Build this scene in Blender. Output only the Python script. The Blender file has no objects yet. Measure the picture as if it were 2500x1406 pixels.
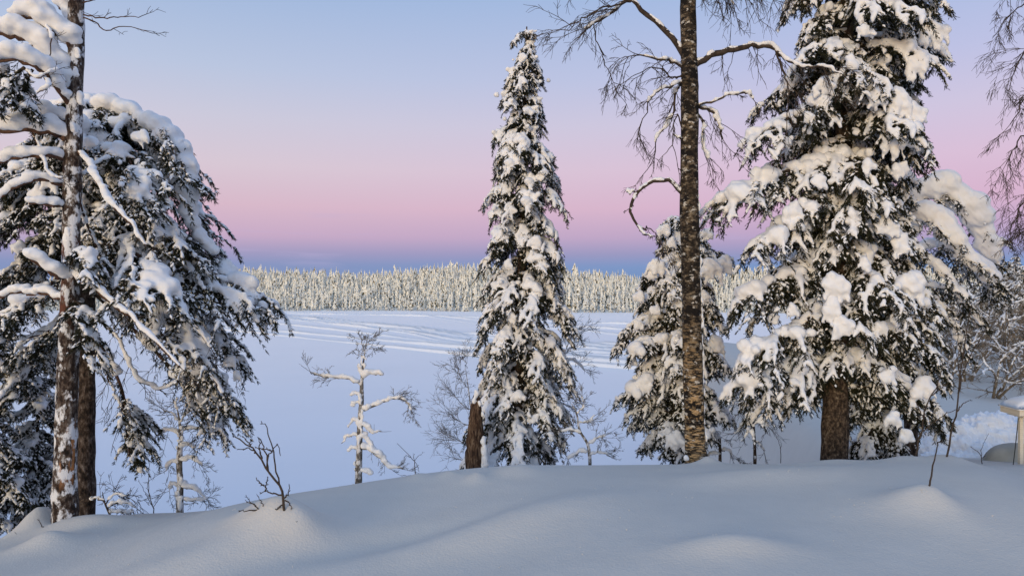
import bpy, math
import numpy as np
from mathutils import Vector, Matrix

# ------------------------------------------------------------------ camera, sky, sun, exposure
scene = bpy.context.scene
COL = scene.collection
FPX, CZ = 1805.0, 10.0                 # focal length in photo pixels, eye height above the lake
cam_d = bpy.data.cameras.new('camera'); cam_d.sensor_width = 36.0; cam_d.lens = 36.0*FPX/2500.0
cam_d.clip_start = 0.05; cam_d.clip_end = 6000
cam = bpy.data.objects.new('camera', cam_d); COL.objects.link(cam)
cam.location = (0, 0, CZ); cam.rotation_euler = (math.radians(90), 0, 0)
scene.camera = cam
scene.render.resolution_x, scene.render.resolution_y = 1024, 575

SUN_EL, SUN_AZ = math.radians(7.0), math.radians(-155.0)      # behind the camera, to the left; azimuth clockwise from +Y
world = bpy.data.worlds.new('World'); scene.world = world; world.use_nodes = True
wn, wl = world.node_tree.nodes, world.node_tree.links
wn.clear()
def srgb(r, g, b):
    f = lambda c: (c/255/12.92) if c/255 <= .04045 else ((c/255+.055)/1.055)**2.4
    return (f(r), f(g), f(b), 1)
def build_world():
    out = wn.new('ShaderNodeOutputWorld'); bg = wn.new('ShaderNodeBackground')
    tc = wn.new('ShaderNodeTexCoord'); sep = wn.new('ShaderNodeSeparateXYZ')
    wl.new(tc.outputs['Generated'], sep.inputs[0])
    def ramp(stops):
        r = wn.new('ShaderNodeValToRGB'); e = r.color_ramp.elements
        while len(e) > 1: e.remove(e[-1])
        e[0].position = stops[0][0]; e[0].color = stops[0][1]
        for p, c in stops[1:]:
            k = e.new(p); k.color = c
        wl.new(sep.outputs['Z'], r.inputs[0]); return r
    left = ramp([(0, srgb(122,146,190)), (.030, srgb(136,150,192)), (.046, srgb(163,157,194)), (.068, srgb(200,172,199)), (.105, srgb(216,185,202)),
                 (.155, srgb(216,200,213)), (.212, srgb(204,202,220)), (.270, srgb(186,198,224)), (.36, srgb(162,185,221)), (.6, srgb(152,180,222)), (1, srgb(142,172,216))])
    right = ramp([(0, srgb(104,142,186)), (.028, srgb(122,152,200)), (.044, srgb(150,152,193)), (.068, srgb(188,165,199)), (.105, srgb(216,180,206)),
                  (.155, srgb(218,192,216)), (.212, srgb(207,198,224)), (.270, srgb(190,194,228)), (.36, srgb(166,187,226)), (.6, srgb(154,180,224)), (1, srgb(142,172,216))])
    mx = wn.new('ShaderNodeMapRange'); mx.inputs[1].default_value = -.35; mx.inputs[2].default_value = .4
    wl.new(sep.outputs['X'], mx.inputs[0])
    belt = wn.new('ShaderNodeMix'); belt.data_type = 'RGBA'
    wl.new(mx.outputs[0], belt.inputs[0]); wl.new(left.outputs[0], belt.inputs[6]); wl.new(right.outputs[0], belt.inputs[7])
    # thin pale cloud streaks low over the horizon
    mp = wn.new('ShaderNodeMapping'); mp.inputs['Scale'].default_value = (5.5, 5.5, 62); mp.inputs['Location'].default_value = (.62, 0, .4)
    nz = wn.new('ShaderNodeTexNoise'); nz.inputs['Scale'].default_value = 1.0; nz.inputs['Detail'].default_value = 4
    wl.new(tc.outputs['Generated'], mp.inputs[0]); wl.new(mp.outputs[0], nz.inputs[0])
    cr = wn.new('ShaderNodeMapRange'); cr.inputs[1].default_value = .58; cr.inputs[2].default_value = .78; cr.inputs[4].default_value = .55
    wl.new(nz.outputs[0], cr.inputs[0])
    band = wn.new('ShaderNodeValToRGB'); be = band.color_ramp.elements
    be[0].position = .02; be[0].color = (0,0,0,1); be[1].position = .04; be[1].color = (1,1,1,1)
    k = be.new(.075); k.color = (1,1,1,1); k = be.new(.12); k.color = (0,0,0,1)
    wl.new(sep.outputs['Z'], band.inputs[0])
    mul = wn.new('ShaderNodeMath'); mul.operation = 'MULTIPLY'
    wl.new(cr.outputs[0], mul.inputs[0]); wl.new(band.outputs[0], mul.inputs[1])
    cl = wn.new('ShaderNodeMix'); cl.data_type = 'RGBA'; cl.inputs[7].default_value = srgb(188,176,214)
    wl.new(mul.outputs[0], cl.inputs[0]); wl.new(belt.outputs[2], cl.inputs[6])
    # towards the low sun behind the camera: physical sky
    sky = wn.new('ShaderNodeTexSky'); sky.sky_type = 'NISHITA'; sky.sun_disc = False
    sky.sun_elevation = SUN_EL; sky.sun_rotation = SUN_AZ; sky.air_density = 1.0; sky.dust_density = 1.5; sky.ozone_density = 1.0
    sc = wn.new('ShaderNodeVectorMath'); sc.operation = 'SCALE'; sc.inputs['Scale'].default_value = 0.10
    wl.new(sky.outputs[0], sc.inputs[0])
    fy = wn.new('ShaderNodeMapRange'); fy.interpolation_type = 'SMOOTHSTEP'
    fy.inputs[1].default_value = .30; fy.inputs[2].default_value = -.70
    wl.new(sep.outputs['Y'], fy.inputs[0])
    lowz = wn.new('ShaderNodeMapRange'); lowz.inputs[1].default_value = .08; lowz.inputs[2].default_value = .55; lowz.inputs[3].default_value = .85; lowz.inputs[4].default_value = 0.0
    wl.new(sep.outputs['Z'], lowz.inputs[0])
    lm = wn.new('ShaderNodeMath'); lm.operation = 'MULTIPLY'; wl.new(lowz.outputs[0], lm.inputs[0]); wl.new(fy.outputs[0], lm.inputs[1])
    fade = wn.new('ShaderNodeMix'); fade.data_type = 'RGBA'; fade.inputs[7].default_value = (.10,.08,.06,1)
    wl.new(lm.outputs[0], fade.inputs[0]); wl.new(cl.outputs[2], fade.inputs[6])
    fin = wn.new('ShaderNodeMix'); fin.data_type = 'RGBA'; fin.blend_type = 'ADD'
    wl.new(fy.outputs[0], fin.inputs[0]); wl.new(fade.outputs[2], fin.inputs[6]); wl.new(sc.outputs[0], fin.inputs[7])
    wl.new(fin.outputs[2], bg.inputs[0]); bg.inputs[1].default_value = 1.0
    wl.new(bg.outputs[0], out.inputs[0])
build_world()

sun_d = bpy.data.lights.new('sun', 'SUN'); sun_d.energy = 1.0; sun_d.angle = math.radians(12); sun_d.color = (1.0, .88, .65)
sun = bpy.data.objects.new('sun', sun_d); COL.objects.link(sun)
sdir = Vector((math.sin(SUN_AZ)*math.cos(SUN_EL), math.cos(SUN_AZ)*math.cos(SUN_EL), math.sin(SUN_EL)))
sun.rotation_euler = sdir.to_track_quat('Z', 'Y').to_euler()

vs = scene.view_settings
vs.view_transform = 'Standard'; vs.look = 'None'; vs.exposure = 0.0; vs.gamma = 1.0; vs.use_curve_mapping = False

# ------------------------------------------------------------------ materials
MAT = {}
def new_mat(name):
    m = bpy.data.materials.new(name); m.use_nodes = True; MAT[name] = m
    nt = m.node_tree; b = nt.nodes['Principled BSDF']
    return m, nt, nt.nodes, nt.links, b
def noise(nt, vec, scale, detail=3, rough=.55):
    n = nt.nodes.new('ShaderNodeTexNoise'); n.inputs['Scale'].default_value = scale
    n.inputs['Detail'].default_value = detail; n.inputs['Roughness'].default_value = rough
    if vec: nt.links.new(vec, n.inputs['Vector'])
    return n
def cramp(nt, src, stops):
    r = nt.nodes.new('ShaderNodeValToRGB'); e = r.color_ramp.elements
    while len(e) > 1: e.remove(e[-1])
    e[0].position, e[0].color = stops[0][0], (*stops[0][1], 1)
    for p, c in stops[1:]:
        k = e.new(p); k.color = (*c, 1)
    nt.links.new(src, r.inputs[0]); return r
def bump(nt, src, b, strength, dist):
    n = nt.nodes.new('ShaderNodeBump'); n.inputs['Strength'].default_value = strength; n.inputs['Distance'].default_value = dist
    nt.links.new(src, n.inputs['Height'])
    prev = b.inputs['Normal'].links
    if prev: nt.links.new(prev[0].from_socket, n.inputs['Normal'])
    nt.links.new(n.outputs[0], b.inputs['Normal'])
def snow_mat(name, col=(.82,.83,.855), s1=9, s2=90, st1=.35, st2=.35, d1=.03, d2=.004):
    m, nt, N, L, b = new_mat(name)
    tc = N.new('ShaderNodeTexCoord')
    n1 = noise(nt, tc.outputs['Object'], s1, 4); n2 = noise(nt, tc.outputs['Object'], s2, 3)
    r = cramp(nt, n1.outputs[0], [(.3, tuple(c*.95 for c in col)), (.7, col)])
    L.new(r.outputs[0], b.inputs['Base Color'])
    b.inputs['Roughness'].default_value = .75; b.inputs['Specular IOR Level'].default_value = .25
    bump(nt, n1.outputs[0], b, st1, d1); bump(nt, n2.outputs[0], b, st2, d2)
    return m
snow_mat('snow')
snow_mat('ground_snow', (.61,.58,.53), s1=2.2, s2=48, st1=.5, st2=.55, d1=.03, d2=.010)  # darker and warmer than fresh snow: foreground shade put into the base colour
snow_mat('lake_snow', (.84,.85,.88), s1=.05, s2=.6, st1=.3, st2=.25, d1=.5, d2=.05)
_b = MAT['lake_snow'].node_tree.nodes['Principled BSDF']; _b.inputs['Roughness'].default_value = .5; _b.inputs['Specular IOR Level'].default_value = .6; _b.inputs['Sheen Weight'].default_value = .18; _b.inputs['Sheen Roughness'].default_value = .4
snow_mat('rough_snow', (.87,.89,.93), s1=5, s2=30, st1=.8, st2=.6, d1=.08, d2=.02)
snow_mat('far_snow', (.90,.86,.75), s1=1.5, s2=6, st1=.5, st2=.5, d1=.2, d2=.05)  # white frost tinted cream: warmth of the low sun put into the colour
def flat_mat(name, c1, c2, scale=20, rough=.8, bs=.3, bd=.01, stretch=None):
    m, nt, N, L, b = new_mat(name)
    tc = N.new('ShaderNodeTexCoord'); v = tc.outputs['Object']
    if stretch:
        mp = N.new('ShaderNodeMapping'); mp.inputs['Scale'].default_value = stretch; L.new(v, mp.inputs[0]); v = mp.outputs[0]
    n = noise(nt, v, scale, 5)
    r = cramp(nt, n.outputs[0], [(.35, c1), (.65, c2)]); L.new(r.outputs[0], b.inputs['Base Color'])
    b.inputs['Roughness'].default_value = rough; b.inputs['Specular IOR Level'].default_value = .2
    bump(nt, n.outputs[0], b, bs, bd)
    return m
flat_mat('needle', (.010,.012,.006), (.034,.035,.018), 6, .75, 0, .001)
flat_mat('needle_grey', (.030,.032,.024), (.075,.075,.058), 6, .75, 0, .001)
flat_mat('twig', (.030,.022,.017), (.075,.055,.042), 14, .8)
flat_mat('twig_frost', (.10,.095,.09), (.24,.23,.23), 9, .85)
flat_mat('twig_brown', (.10,.076,.052), (.24,.195,.145), 9, .85)
flat_mat('limb_red', (.045,.025,.018), (.12,.065,.045), 12, .85, .6, .01)
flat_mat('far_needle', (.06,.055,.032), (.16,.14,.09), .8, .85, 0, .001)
flat_mat('cream_paint', (.60,.54,.44), (.70,.64,.54), 6, .55, .15, .003, (1,1,14))
flat_mat('grey_cover', (.33,.33,.30), (.42,.42,.39), 3, .6, .2, .01)
flat_mat('cable', (.02,.02,.02), (.04,.04,.04), 8, .5)
def bark(name, cols, scale, stretch, patch=None, patch_col=(.7,.7,.72), bs=.9, bd=.02, patch2=None):
    m, nt, N, L, b = new_mat(name)
    tc = N.new('ShaderNodeTexCoord')
    mp = N.new('ShaderNodeMapping'); mp.inputs['Scale'].default_value = stretch
    L.new(tc.outputs['Object'], mp.inputs[0])
    n = noise(nt, mp.outputs[0], scale, 6, .65)
    r = cramp(nt, n.outputs[0], cols); col = r.outputs[0]
    def lay(col, pcol, sc, lo, hi, st, zr=None):
        mp2 = N.new('ShaderNodeMapping'); mp2.inputs['Scale'].default_value = st; L.new(tc.outputs['Object'], mp2.inputs[0])
        p = noise(nt, mp2.outputs[0], sc, 5, .65)
        rr = N.new('ShaderNodeMapRange'); rr.inputs[1].default_value = lo; rr.inputs[2].default_value = hi
        L.new(p.outputs[0], rr.inputs[0]); f = rr.outputs[0]
        if zr:
            sp = N.new('ShaderNodeSeparateXYZ'); L.new(tc.outputs['Object'], sp.inputs[0])
            zz = cramp(nt, mapz(sp.outputs['Z'], zr[0], zr[-1]), [((z-zr[0])/(zr[-1]-zr[0]), (v,v,v)) for z, v in zip(zr, (0,1,1,0))])
            mu = N.new('ShaderNodeMath'); mu.operation = 'MULTIPLY'; L.new(f, mu.inputs[0]); L.new(zz.outputs[0], mu.inputs[1]); f = mu.outputs[0]
        mix = N.new('ShaderNodeMix'); mix.data_type = 'RGBA'; mix.inputs[7].default_value = (*pcol, 1)
        L.new(f, mix.inputs[0]); L.new(col, mix.inputs[6]); return mix.outputs[2]
    def mapz(s, a, c):
        q = N.new('ShaderNodeMapRange'); q.inputs[1].default_value = a; q.inputs[2].default_value = c; L.new(s, q.inputs[0]); return q.outputs[0]
    for lay_args in (patch2 or []): col = lay(col, *lay_args)
    if patch: col = lay(col, patch_col, *patch)
    L.new(col, b.inputs['Base Color']); b.inputs['Roughness'].default_value = .9; b.inputs['Specular IOR Level'].default_value = .15
    bump(nt, n.outputs[0], b, bs, bd)
    return m
bark('bark_birch', [(.36,(.012,.010,.008)), (.47,(.030,.023,.017)), (.54,(.075,.056,.038)), (.60,(.16,.125,.085)), (.70,(.30,.25,.18))], 5.0, (2.4,2.4,4.2),
     patch=(9, .585, .64, (1,1,1.6)), patch_col=(.50,.47,.42), patch2=[((.40,.27,.14), 4.5, .50, .56, (2,2,9), (-.5,.1,1.1,2.4)), ((.012,.010,.009), 3.2, .52, .58, (1.6,1.6,2.2))])
bark('bark_pine', [(.36,(.012,.010,.009)), (.47,(.040,.028,.022)), (.57,(.095,.072,.06)), (.70,(.24,.21,.19))], 8, (2.5,2.5,1.3))
bark('bark_dead', [(.36,(.014,.011,.010)), (.47,(.045,.030,.024)), (.56,(.11,.085,.070)), (.68,(.26,.24,.22))], 8, (2.5,2.5,1.3),
     patch=(5.5, .50, .57, (1.5,1.5,.9)), patch_col=(.70,.71,.74), patch2=[((.33,.15,.06), 2.6, .53, .56, (2.2,2.2,.35), (.45,.65,1.15,1.35)), ((.12,.050,.034), 3, .47, .54, (1,1,.6), (2.3,2.6,3.8,4.4))])
bark('bark_spruce', [(.36,(.014,.011,.009)), (.47,(.045,.032,.024)), (.58,(.10,.072,.052)), (.70,(.24,.20,.15))], 9, (2.5,2.5,1.8))
bark('bark_snag', [(.30,(.045,.038,.032)), (.50,(.13,.115,.10)), (.70,(.26,.25,.24))], 9, (3,3,1.4), patch=(7, .49, .57, (1.3,1.3,1.0)), patch_col=(.68,.68,.70))
bark('stump_wood', [(.36,(.016,.010,.008)), (.47,(.055,.032,.021)), (.56,(.11,.070,.046)), (.68,(.22,.16,.11))], 8, (4,4,.7))

# ------------------------------------------------------------------ mesh helpers
def P(px, py, Y):
    return np.array(((px-1250)/FPX*Y, Y, CZ-(py-703)/FPX*Y))
class MB:
    def __init__(s): s.v = []; s.t = []; s.q = []; s.n = 0; s.tm = []; s.qm = []
    def add(s, v, tris=None, quads=None, mi=0):
        v = np.asarray(v, float).reshape(-1, 3)
        if tris is not None and len(tris):
            s.t.append(np.asarray(tris, np.int64)+s.n); s.tm.append(np.full(len(tris), mi) if np.isscalar(mi) else np.asarray(mi))
        if quads is not None and len(quads):
            s.q.append(np.asarray(quads, np.int64)+s.n); s.qm.append(np.full(len(quads), mi))
        s.v.append(v); s.n += len(v)
    def flush(s):
        tw = getattr(s, 'tw', None)
        if not tw: return
        p = np.array([a for a, _ in tw]); r = np.array([b for _, b in tw]); N, n, _ = p.shape
        t = nrm(np.gradient(p, axis=1)); ref = np.where(np.abs(t[:,:1,2:3]) > .8, np.array((1.,0,0)), np.array((0,0,1.)))
        u = nrm(np.cross(t, ref)); w = np.cross(t, u); a = np.arange(3)*2*math.pi/3
        v = p[:,:,None]+(u[:,:,None]*np.cos(a)[:,None]+w[:,:,None]*np.sin(a)[:,None])*r[:,:,None,None]
        i = np.arange(n-1)[:,None]*3; j = np.arange(3)[None]; k = (j+1) % 3
        q = np.stack([i+j, i+k, i+3+k, i+3+j], -1).reshape(-1,4)
        s.tw = []; s.add(v.reshape(-1,3), None, (q[None]+(np.arange(N)*n*3)[:,None,None]).reshape(-1,4))
    def mesh(s, name, mats, smooth=True):
        s.flush()
        me = bpy.data.meshes.new(name)
        v = np.concatenate(s.v) if s.v else np.zeros((0,3))
        t = np.concatenate(s.t) if s.t else np.zeros((0,3), np.int64)
        q = np.concatenate(s.q) if s.q else np.zeros((0,4), np.int64)
        me.vertices.add(len(v)); me.vertices.foreach_set('co', v.astype(np.float32).ravel())
        nl = len(t)*3+len(q)*4
        me.loops.add(nl); me.loops.foreach_set('vertex_index', np.concatenate([t.ravel(), q.ravel()]).astype(np.int32))
        me.polygons.add(len(t)+len(q))
        st = np.concatenate([np.arange(len(t))*3, len(t)*3+np.arange(len(q))*4]).astype(np.int32)
        me.polygons.foreach_set('loop_start', st)
        me.polygons.foreach_set('use_smooth', np.full(len(t)+len(q), smooth))
        mi = np.concatenate(s.tm+s.qm).astype(np.int32) if (s.tm or s.qm) else np.zeros(0, np.int32)
        me.polygons.foreach_set('material_index', mi)
        me.update(calc_edges=True)
        for m in (mats if isinstance(mats, (list, tuple)) else [mats]): me.materials.append(MAT[m])
        return me
def link(name, me, parent=None):
    o = bpy.data.objects.new(name, me); COL.objects.link(o)
    if parent: o.parent = parent
    return o
def tag(o, label=None, cat=None, group=None, kind=None):
    if label: o['label'] = label
    if cat: o['category'] = cat
    if group: o['group'] = group
    if kind: o['kind'] = kind
    return o
def thing(name, label, cat, loc, group=None):
    o = link(name, None); o.location = tuple(loc); o.empty_display_size = .2
    return tag(o, label, cat, group)
def nrm(v):
    v = np.asarray(v, float); return v/np.maximum(np.linalg.norm(v, axis=-1, keepdims=True), 1e-9)
def spline(pts, n):
    p = np.asarray(pts, float)
    if len(p) == 2:
        return p[0]+(p[1]-p[0])*np.linspace(0,1,n)[:,None]
    q = np.vstack([2*p[0]-p[1], p, 2*p[-1]-p[-2]])
    u = np.linspace(0, len(p)-1-1e-6, n); i = u.astype(int); f = (u-i)[:,None]
    a, b, c, d = q[i], q[i+1], q[i+2], q[i+3]
    return .5*((2*b)+(-a+c)*f+(2*a-5*b+4*c-d)*f**2+(-a+3*b-3*c+d)*f**3)
def tube(mb, pts, rad, sides=6, cap=True, mi=0, lump=None):
    p = np.asarray(pts, float); n = len(p); r = np.broadcast_to(np.asarray(rad, float), (n,))
    t = nrm(np.gradient(p, axis=0))
    ref = np.array((1.,0,0)) if abs(t[0,2]) > .7 else np.array((0,0,1.))
    us = np.empty((n,3)); u = nrm(np.cross(t[0], ref))
    for i in range(n):
        u = u-t[i]*np.dot(u, t[i]); u = u/max(np.linalg.norm(u), 1e-9); us[i] = u
    w = np.cross(t, us)
    a = np.arange(sides)*2*math.pi/sides
    rr = np.repeat(r[:,None], sides, 1)
    if lump is not None: rr = rr*lump(n, sides)
    v = p[:,None,:]+(us[:,None,:]*np.cos(a)[None,:,None]+w[:,None,:]*np.sin(a)[None,:,None])*rr[:,:,None]
    v = v.reshape(-1,3)
    i = np.arange(n-1)[:,None]*sides; j = np.arange(sides)[None,:]; k = (j+1) % sides
    q = np.stack([i+j, i+k, i+sides+k, i+sides+j], -1).reshape(-1,4)
    tr = []
    if cap:
        v = np.vstack([v, p[-1]+t[-1]*r[-1]*.5]); c = len(v)-1; b = (n-1)*sides
        tr = [(b+x, b+(x+1) % sides, c) for x in range(sides)]
    mb.add(v, tr, q, mi)
# unit icosphere for snow blobs
def ico():
    f = (1+5**.5)/2
    v = nrm(np.array([(-1,f,0),(1,f,0),(-1,-f,0),(1,-f,0),(0,-1,f),(0,1,f),(0,-1,-f),(0,1,-f),(f,0,-1),(f,0,1),(-f,0,-1),(-f,0,1)]))
    t = [(0,11,5),(0,5,1),(0,1,7),(0,7,10),(0,10,11),(1,5,9),(5,11,4),(11,10,2),(10,7,6),(7,1,8),(3,9,4),(3,4,2),(3,2,6),(3,6,8),(3,8,9),(4,9,5),(2,4,11),(6,2,10),(8,6,7),(9,8,1)]
    v = list(map(tuple, v)); out = []; mid = {}
    def m(a, b):
        k = (min(a,b), max(a,b))
        if k not in mid:
            w = nrm((np.array(v[a])+np.array(v[b]))/2); v.append(tuple(w)); mid[k] = len(v)-1
        return mid[k]
    for a, b, c in t:
        x, y, z = m(a,b), m(b,c), m(c,a); out += [(a,x,z),(b,y,x),(c,z,y),(x,y,z)]
    return np.array(v), np.array(out)
ICO_V, ICO_T = ico()
ICO12 = np.array([(0,11,5),(0,5,1),(0,1,7),(0,7,10),(0,10,11),(1,5,9),(5,11,4),(11,10,2),(10,7,6),(7,1,8),(3,9,4),(3,4,2),(3,2,6),(3,6,8),(3,8,9),(4,9,5),(2,4,11),(6,2,10),(8,6,7),(9,8,1)])
class Snow:
    """collects ellipsoids; they are fused into one lumpy skin"""
    def __init__(s): s.c = []; s.r = []
    def add(s, c, r): s.c.append(np.asarray(c, float)); s.r.append(np.broadcast_to(np.asarray(r, float), (3,)))
    def mesh(s, name):
        c = np.array(s.c); r = np.array(s.r); n = len(c)
        v = (ICO_V[None]*r[:,None,:]+c[:,None,:]).reshape(-1,3)
        t = (ICO_T[None]+(np.arange(n)*len(ICO_V))[:,None,None]).reshape(-1,3)
        mb = MB(); mb.add(v, t); return mb.mesh(name, 'snow')
PENDING = []
def snow_obj(sn, parent, voxel=.02, smooth=4, name='snow', mat='snow', amp=.006, split=False):
    if not sn.c: return None
    me = sn.mesh(name); o = link(name, me, parent)
    o.data.materials[0] = MAT[mat]
    m = o.modifiers.new('fuse', 'REMESH'); m.mode = 'VOXEL'; m.voxel_size = voxel; m.use_smooth_shade = True
    m = o.modifiers.new('soften', 'SMOOTH'); m.factor = .5; m.iterations = smooth
    PENDING.append((o, amp)); o['split_me'] = split; return o
def split_islands(o, me):
    n = len(me.vertices); e = np.empty(len(me.edges)*2, np.int32); me.edges.foreach_get('vertices', e); e = e.reshape(-1,2)
    lab = np.arange(n)
    while True:
        m = np.minimum(lab[e[:,0]], lab[e[:,1]]); new = lab.copy(); np.minimum.at(new, e[:,0], m); np.minimum.at(new, e[:,1], m); new = new[new]
        if (new == lab).all(): break
        lab = new
    ids = np.unique(lab)
    if len(ids) < 2: return
    co = np.empty(n*3, np.float32); me.vertices.foreach_get('co', co); co = co.reshape(-1,3)
    q = np.empty(len(me.loops), np.int32); me.loops.foreach_get('vertex_index', q)
    tot = np.empty(len(me.polygons), np.int32); me.polygons.foreach_get('loop_total', tot)
    if not (tot == 4).all(): return
    q = q.reshape(-1,4); mat = me.materials[0].name
    for k, i in enumerate(ids):
        vs_ = np.nonzero(lab == i)[0]; idx = np.full(n, -1); idx[vs_] = np.arange(len(vs_)); f = q[lab[q[:,0]] == i]
        b = MB(); b.add(co[vs_], None, idx[f]); m2 = b.mesh('snow', mat)
        if k == 0: o.data = m2
        else: link('snow', m2, o.parent)
def bake():
    dg = bpy.context.evaluated_depsgraph_get(); dg.update()
    new = []
    for o, amp in PENDING:
        me = bpy.data.meshes.new_from_object(o.evaluated_get(dg)); new.append((o, me, amp))
    for o, me, amp in new:
        old = o.data; mats = list(old.materials); o.modifiers.clear(); o.data = me
        if old.users == 0: bpy.data.meshes.remove(old)
        me.name = 'snow'
        if len(me.materials) == 0: me.materials.append(mats[0])
        n = len(me.vertices)
        if n == 0: continue
        co = np.empty(n*3, np.float32); me.vertices.foreach_get('co', co); co = co.reshape(-1,3)
        no = np.empty(n*3, np.float32); me.vertices.foreach_get('normal', no); no = no.reshape(-1,3)
        f = np.sin(co@np.array((31,17,9.))+1.3*np.sin(co@np.array((-11,23,15.))))+np.sin(co@np.array((12,-29,21.))+co[:,2]*13)+.6*np.sin(co@np.array((61,-47,53.)))
        me.vertices.foreach_set('co', (co+no*(amp*f)[:,None]).ravel().astype(np.float32))
        me.polygons.foreach_set('use_smooth', np.ones(len(me.polygons), bool)); me.update()
        if o['split_me']: split_islands(o, me)
        del o['split_me']
    PENDING.clear()
def needles(mb, base, d, ln, rng, k=8, nl=.032, nw=.008, spread=.75, dust=0.0):
    """k thin triangles round each twiglet base->base+d*ln"""
    N = len(base)
    if N == 0: return
    base, d = np.asarray(base), nrm(d); ln = np.asarray(ln).reshape(-1,1,1)
    u = (np.arange(k)/k+rng.uniform(-.05,.05,(N,k)))[...,None]
    r1 = nrm(rng.normal(size=(N,k,3))); r1 = nrm(r1-d[:,None]*np.sum(r1*d[:,None], -1, keepdims=True))
    p = base[:,None]+d[:,None]*ln*u
    tip = p+(d[:,None]*1.0+r1*spread)*nl*rng.uniform(.7,1.25,(N,k,1))
    sd = nrm(np.cross(r1, d[:,None]))*nw*.5
    v = np.stack([p-sd, p+sd, tip], 2).reshape(-1,3)
    mb.add(v, np.arange(N*k*3).reshape(-1,3))
    if dust > 0:          # thin pads of snow lying along the twiglets
        m = (rng.random(N) < dust) & (d[:,2] > -.93); M = int(m.sum())
        if M:
            b, e, l = base[m], d[m], ln[m,0]; lt = nrm(np.cross(e, UP)+1e-6); up = np.cross(lt, e); up = up*np.sign(up[:,2:3]+1e-9)
            c = b+e*l*.55+up*.010; sz = rng.uniform(.7,1.5,(M,1)); ax_ = e*np.maximum(l*.5, .025)*sz; bx = lt*.016*sz; cx = up*.012*sz
            v = np.stack([c+ax_, c-ax_*.8, c+bx, c-bx, c+cx, c-cx*.5], 1).reshape(-1,3)
            o = np.array([(0,2,4),(2,1,4),(1,3,4),(3,0,4),(2,0,5),(3,1,5)])
            mb.add(v, (o[None]+(np.arange(M)*6)[:,None,None]).reshape(-1,3), None, 1)

# ------------------------------------------------------------------ snow-laden boughs
UP = np.array((0,0,1.))
ST = {
 'heavy': dict(r=.020, fn=16, fl=.34, f0=.14, fend=-76, fr=.046, sp=.45, pil=.110, pp=.40, ax=.042, nstep=.035, nl=.027, nw=.0095, tl=(.045,.085), cur=64, cl=(.08,.22), p0=4, p1=-56, lobe=4, cov=.44, dust=.12),
 'drape': dict(r=.014, fn=14, fl=.25, f0=.10, fend=-84, fr=.037, sp=.78, pil=.070, pp=.38, ax=.036, nstep=.031, nl=.024, nw=.0085, tl=(.04,.07), cur=46, cl=(.07,.18), p0=-8, p1=-74, lobe=3, cov=.60, dust=.11),
 'pine':  dict(r=.020, fn=16, fl=.34, f0=.20, fend=-62, fr=.040, sp=.62, pil=.080, pp=.26, ax=.046, nstep=.040, nl=.034, nw=.0085, tl=(.04,.075), cur=50, cl=(.08,.24), p0=8, p1=-50, bead=True, lobe=4, cov=.50, dust=.20),
 'puff':  dict(r=.020, fn=16, fl=.30, f0=.16, fend=-66, fr=.042, sp=.50, pil=.130, pp=.35, ax=.048, nstep=.036, nl=.032, nw=.0085, tl=(.04,.075), cur=60, cl=(.08,.26), p0=22, p1=-46, lobe=4, cov=.44, dust=.22),
}
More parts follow.
